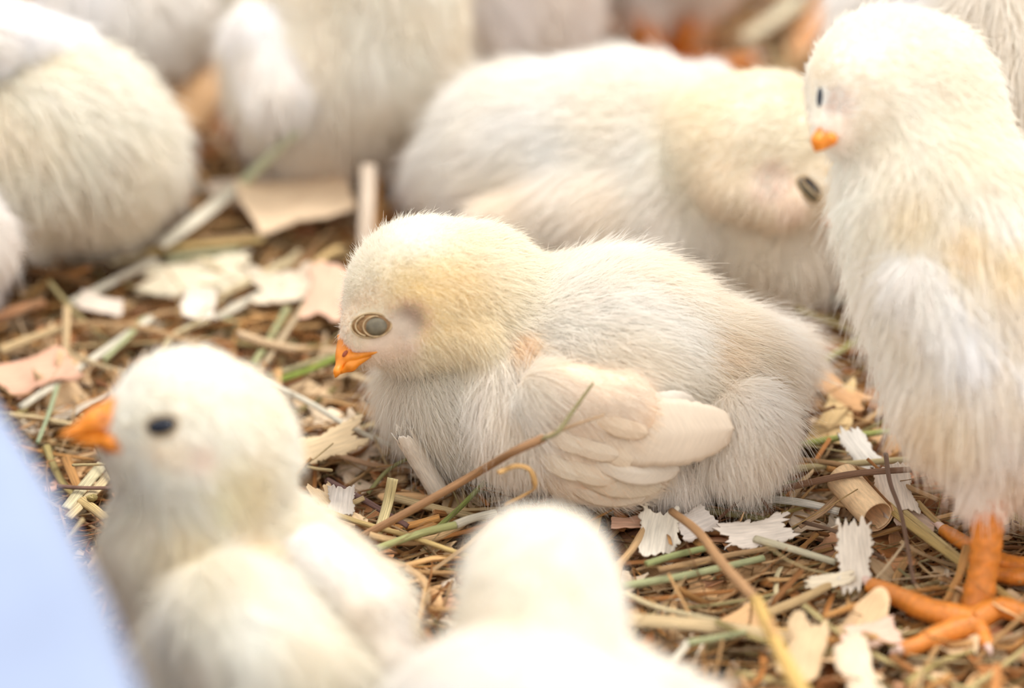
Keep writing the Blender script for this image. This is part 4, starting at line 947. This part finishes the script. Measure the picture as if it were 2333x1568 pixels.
for lb_, ps_, w_, c_ in (
    ('brown stalk slanting below the large cream chick', [(60, 612, .5), (130, 625, .5), (205, 648, .5)], 20, BR),
    ('broad reddish brown blade at the left edge', [(-20, 728, .5), (40, 706, .55), (100, 690, .5)], 34, (.62, .34, .18)),
    ('tan straw lying level across the open bedding below the big orange chip', [(440, 548, .5), (560, 538, .55), (690, 505, .5)], 22, TN),
    ('golden straw just behind the large cream shaving', [(330, 575, .6), (450, 560, .6), (600, 548, .6)], 20, Y_),
    ('upright tan stalk above the pink ribbed chip', [(152, 700, .9), (150, 770, .7), (148, 850, .5)], 20, (.80, .60, .36)),
    ('golden stalk lying above the pink ribbed chip', [(0, 800, .5), (70, 772, .6), (150, 745, .6)], 26, (.82, .62, .36)),
    ('thin tan stalk between pink ribbed chip and open-eyed chick', [(150, 800, .6), (220, 830, .6), (290, 850, .5)], 14, (.74, .58, .36)),
    ('green bit leaning above the open-eyed chick\'s forehead', [(330, 725, .5), (285, 775, .55), (235, 820, .5)], 16, GP),
    ('pale bent straw above the open-eyed chick\'s crown', [(370, 805, .5), (400, 760, .6), (480, 730, .6)], 15, C_),
    ('orange brown stalk before the wavy white shaving', [(560, 760, .5), (640, 748, .55), (735, 742, .5)], 14, (.72, .46, .22)),
    ('cream straw under the large cream shaving\'s front edge', [(520, 705, .5), (600, 668, .55), (675, 640, .5)], 20, WH),
    ('yellow leaf near the sleeping chick\'s forehead', [(700, 620, .6), (735, 590, .7), (775, 565, .7)], 26, (.84, .62, .32)),
    ('brown stalk under the white broad straw', [(400, 575, .5), (470, 520, .6), (560, 505, .5)], 24, (.66, .42, .20)),
    ('pale stalk below the large cream chick\'s right side', [(250, 600, .5), (330, 580, .55), (420, 572, .5)], 18, C_)):
    stalk(lb_, ps_, w_, c_, .6)

def shaving(label, c, Lpx, Wpx, ang, col, curl=.5, roll=.4, jag=.12, tilt=(0, 0), z=.45, point=0, th=.015, name='wood_shaving', cat='wood shaving', twist=0, nu=44, nv=16):
    """c pixel centre, ang = direction of its length on the ground as seen in the photo (degrees from the picture's right)"""
    C = Vz(c[0], c[1], z); a = math.radians(ang)
    D = Vz(c[0] + math.cos(a) * 60, c[1] - math.sin(a) * 60, z) - C; s = np.linalg.norm(D) * PPC / 60
    X_ = nrm(D); Zv = nrm(np.array([tilt[0] * .8, tilt[1] * .55, 1.0])); X_ = nrm(X_ - Zv * (X_ @ Zv)); Y = np.cross(Zv, X_)
    V, F, uv = sheets(C[None], X_[None], Y[None], Zv[None], [Lpx / PPC * min(s, 1.5)], [Wpx / PPC], [curl], [roll], [jag], nu, nv, th=th, point=[point], twist=[twist], wob=.5)
    o = put(name, V[0], F[0], M_WOOD, None, tint=np.broadcast_to(np.array(col) ** 1.45 * .95, V[0].shape), uv=uv[0])
    return tag(o, label, cat)
CW, CC, CP, CO = (.92, .87, .80), (.88, .72, .52), (.86, .62, .48), (.82, .54, .32)
shaving('big orange tan chip lying before the big fluffy chick', (690, 445), 250, 200, 8, (1.0, .82, .62), .5, -.5, .08, (0, -.3), .9)
shaving('pale rear flap of the big orange tan chip', (630, 420), 260, 110, 10, (.88, .76, .64), .4, -.3, .1, (0, -.2), .7)
shaving('large cream serrated shaving in the open bedding at left', (435, 628), 250, 120, 5, (.90, .82, .66), .3, -.4, .2, (0, -.4), .4)
shaving('white curled shaving tip under the pale straw', (455, 700), 60, 80, 80, (.92, .84, .74), .6, .8, .2, (0, -.6), .7)
shaving('pink ribbed chip at the blue tub\'s far rim', (80, 840), 170, 120, 12, (.88, .60, .46), .5, -1.2, .12, (0, -.5), .7)
shaving('curved brown chip between the two cream chicks at the back', (445, 190), 150, 190, 15, (.84, .60, .38), .6, -1.4, .05, (-.2, -.8), 1.6)
shaving('darker brown chip under the curved brown chip', (465, 285), 130, 110, 5, (.60, .34, .16), .5, -.6, .05, (0, -.6), .6)
shaving('wavy white shaving left of the sleeping chick\'s forehead', (655, 660), 150, 110, 5, (.90, .80, .66), .3, 1.2, .1, (0, -.6), .6)
shaving('pink chip touching the sleeping chick\'s forehead', (745, 665), 110, 100, 75, (.88, .64, .50), .3, -.7, .08, (0, -.6), .9)
shaving('ragged beige shaving between open-eyed chick and sleeping chick\'s breast', (730, 1015), 190, 85, 12, (.90, .74, .52), .5, -.3, .22, (0, -.5), .6)
shaving('white ragged end of the ragged beige shaving', (670, 1040), 70, 75, 30, (.92, .84, .74), .4, -.3, .2, (0, -.4), .5)
shaving('white serrated shaving before the chick seen from behind', (1500, 1215), 80, 85, 75, (.92, .86, .76), .6, -.4, .18, (0, -.9), .55)
shaving('cupped white shaving next to the white serrated one', (1583, 1185), 85, 75, 20, (.93, .86, .80), .5, -1.0, .14, (.2, -.8), .6)
shaving('combed white shaving in front of the white shred', (1725, 1212), 150, 75, 5, (.90, .82, .74), .4, -.5, .25, (0, -.8), .55)
shaving('feathery upright white shaving by the standing chick\'s long toe', (1945, 1262), 110, 75, -75, (.88, .80, .70), .4, -.3, .28, (.2, -1.1), .75)
shaving('small notched shaving pointing at the standing chick\'s toe', (1885, 1325), 100, 36, 5, (.90, .80, .64), .4, -.4, .25, (0, -.7), .5)
shaving('pink white chip below the standing chick\'s long toe', (1990, 1445), 120, 75, 10, (.86, .66, .54), .4, -.5, .12, (0, -.6), .5)
shaving('tan upright flap at the bottom right', (1830, 1480), 110, 90, 70, (.80, .64, .44), .5, -.7, .1, (.1, -.8), .6)
shaving('pale curved chip at the bottom right edge', (1960, 1530), 110, 80, -60, (.88, .76, .60), .5, -.9, .1, (.1, -.6), .5)
shaving('pink flat chip left of the white serrated one', (1430, 1190), 70, 34, 0, (.86, .60, .46), .1, 0, .06, (0, -.6), .5)
shaving('tan leaf-shaped chip behind the sleeping chick\'s rump', (1900, 945), 140, 90, 65, (.84, .66, .40), .4, -.4, .1, (0, -.5), .5, .5)
shaving('orange brown curled strip above the leaf-shaped chip', (1905, 885), 150, 60, -25, (.80, .54, .32), .7, -.9, .1, (0, -.6), .7)
shaving('white frayed chip between green stalk and yellow stalk', (1965, 1030), 90, 60, -40, (.92, .88, .82), .5, -.6, .25, (0, -.6), .55)
shaving('translucent white curl right of the rolled orange shaving', (2045, 1120), 95, 85, -70, (.90, .80, .70), .5, -1.2, .14, (0, -.6), .7)
shaving('pink white shaving nearest the standing chick\'s thigh', (2090, 1190), 80, 60, -20, (.88, .72, .60), .4, -.6, .15, (0, -.6), .4)
shaving('pale chip at the front of the pink one by the tub', (225, 690), 100, 55, -10, (.90, .80, .70), .3, -.4, .15, (0, -.5), .5)
shaving('white chip beside the orange plank-like straw', (900, 390), 100, 70, -15, (.92, .82, .72), .6, -.7, .1, (0, -.6), .8)
shaving('thick cream board-like chip under the large cream chick', (180, 520), 260, 110, 0, (.82, .68, .50), .2, -.5, .08, (0, -.6), .6)
shaving('pinkish chip at the top edge beside the orange feet', (1345, 55), 190, 60, 5, (.86, .62, .44), .3, -.5, .1, (0, -.5), .6)
shaving('cream chip behind the dozing chick\'s back', (1340, 120), 190, 60, 5, (.88, .76, .60), .3, -.5, .1, (0, -.5), .5)
shaving('pinkish white chip just before the blurred orange feet', (1600, 190), 130, 50, -10, (.92, .86, .80), .3, -.5, .1, (0, -.5), .8)
shaving('orange chip at the top near the thick pale straw', (1850, 60), 150, 60, 50, (.80, .48, .26), .3, -.5, .1, (0, -.5), .5)
shaving('pale chip in front of the mauve brown stem', (770, 1160), 110, 55, -35, (.88, .70, .48), .5, -.5, .16, (0, -.5), .45)
shaving('small white chip above the mauve brown stem', (775, 1140), 50, 60, 80, (.80, .74, .68), .9, -.9, .16, (0, -1.2), .6)
# the two rolled tubes and the white shred
def roll_tube(label, pts, wpx, col, turns=1.35, jag=.0):
    P = [Vz(*q) for q in pts]; n = 30; C = spline(P, n); T = nrm(np.gradient(C, axis=0)); S = nrm(np.cross(T, FWD)); U = np.cross(S, T)
    nv = 40; a = np.linspace(0, 2 * math.pi * turns, nv); r = wpx / PPC / 2 * (1 - .18 * np.linspace(0, 1, nv))
    en = np.random.default_rng(4).normal(0, 1, (2, nv)); t = np.linspace(0, 1, n)
    C3 = C[:, None] + T[:, None] * ((en[0][None] * (t < .04)[:, None] + en[1][None] * (t > .96)[:, None]) * jag * .35)[..., None]
    wv = 1 + jag * .5 * np.random.default_rng(5).normal(0, 1, (n, nv)) * .25
    V = []
    for k in (1, .93): V.append((C3 + (S[:, None] * np.cos(a)[None, :, None] + U[:, None] * np.sin(a)[None, :, None]) * (r * k)[None, :, None] * wv[..., None]).reshape(-1, 3))
    V = np.concatenate(V); i, j = np.meshgrid(np.arange(n - 1), np.arange(nv - 1), indexing='ij'); q = (i * nv + j).ravel(); s = n * nv
    e0 = np.arange(nv - 1); e1 = (n - 1) * nv + e0
    F = np.concatenate([np.stack([q, q + 1, q + nv + 1, q + nv], -1), np.stack([q, q + nv, q + nv + 1, q + 1], -1) + s,
                        np.stack([e0, e0 + s, e0 + s + 1, e0 + 1], -1), np.stack([e1, e1 + 1, e1 + s + 1, e1 + s], -1)])
    uv = np.stack([np.repeat(t * 2, nv), np.tile(a * .2, n)], -1); uv = np.concatenate([uv, uv])
    tag(put('rolled_shaving', V, F, M_WOOD, None, tint=np.broadcast_to(np.array(col) ** 1.45 * .95, V.shape), uv=uv), label, 'wood shaving')
roll_tube('white rough rolled shaving leaning on the sleeping chick\'s breast', [(918, 985, 1.7), (955, 1045, 1.1), (1000, 1120, .4)], 52, (1.0, .93, .84), jag=.22)
roll_tube('smooth orange rolled shaving between the sleeping chick and the standing leg', [(1918, 1088, .75), (1960, 1135, .65), (2000, 1178, .6)], 84, (.98, .76, .52))
stalk('white fibrous shred lying level in front of the sleeping chick\'s rump', [(1690, 1142, .4), (1760, 1138, .5), (1840, 1148, .55), (1912, 1166, .45)], 24, (.90, .84, .74), .45, .1, name='wood_shred', cat='wood shred')
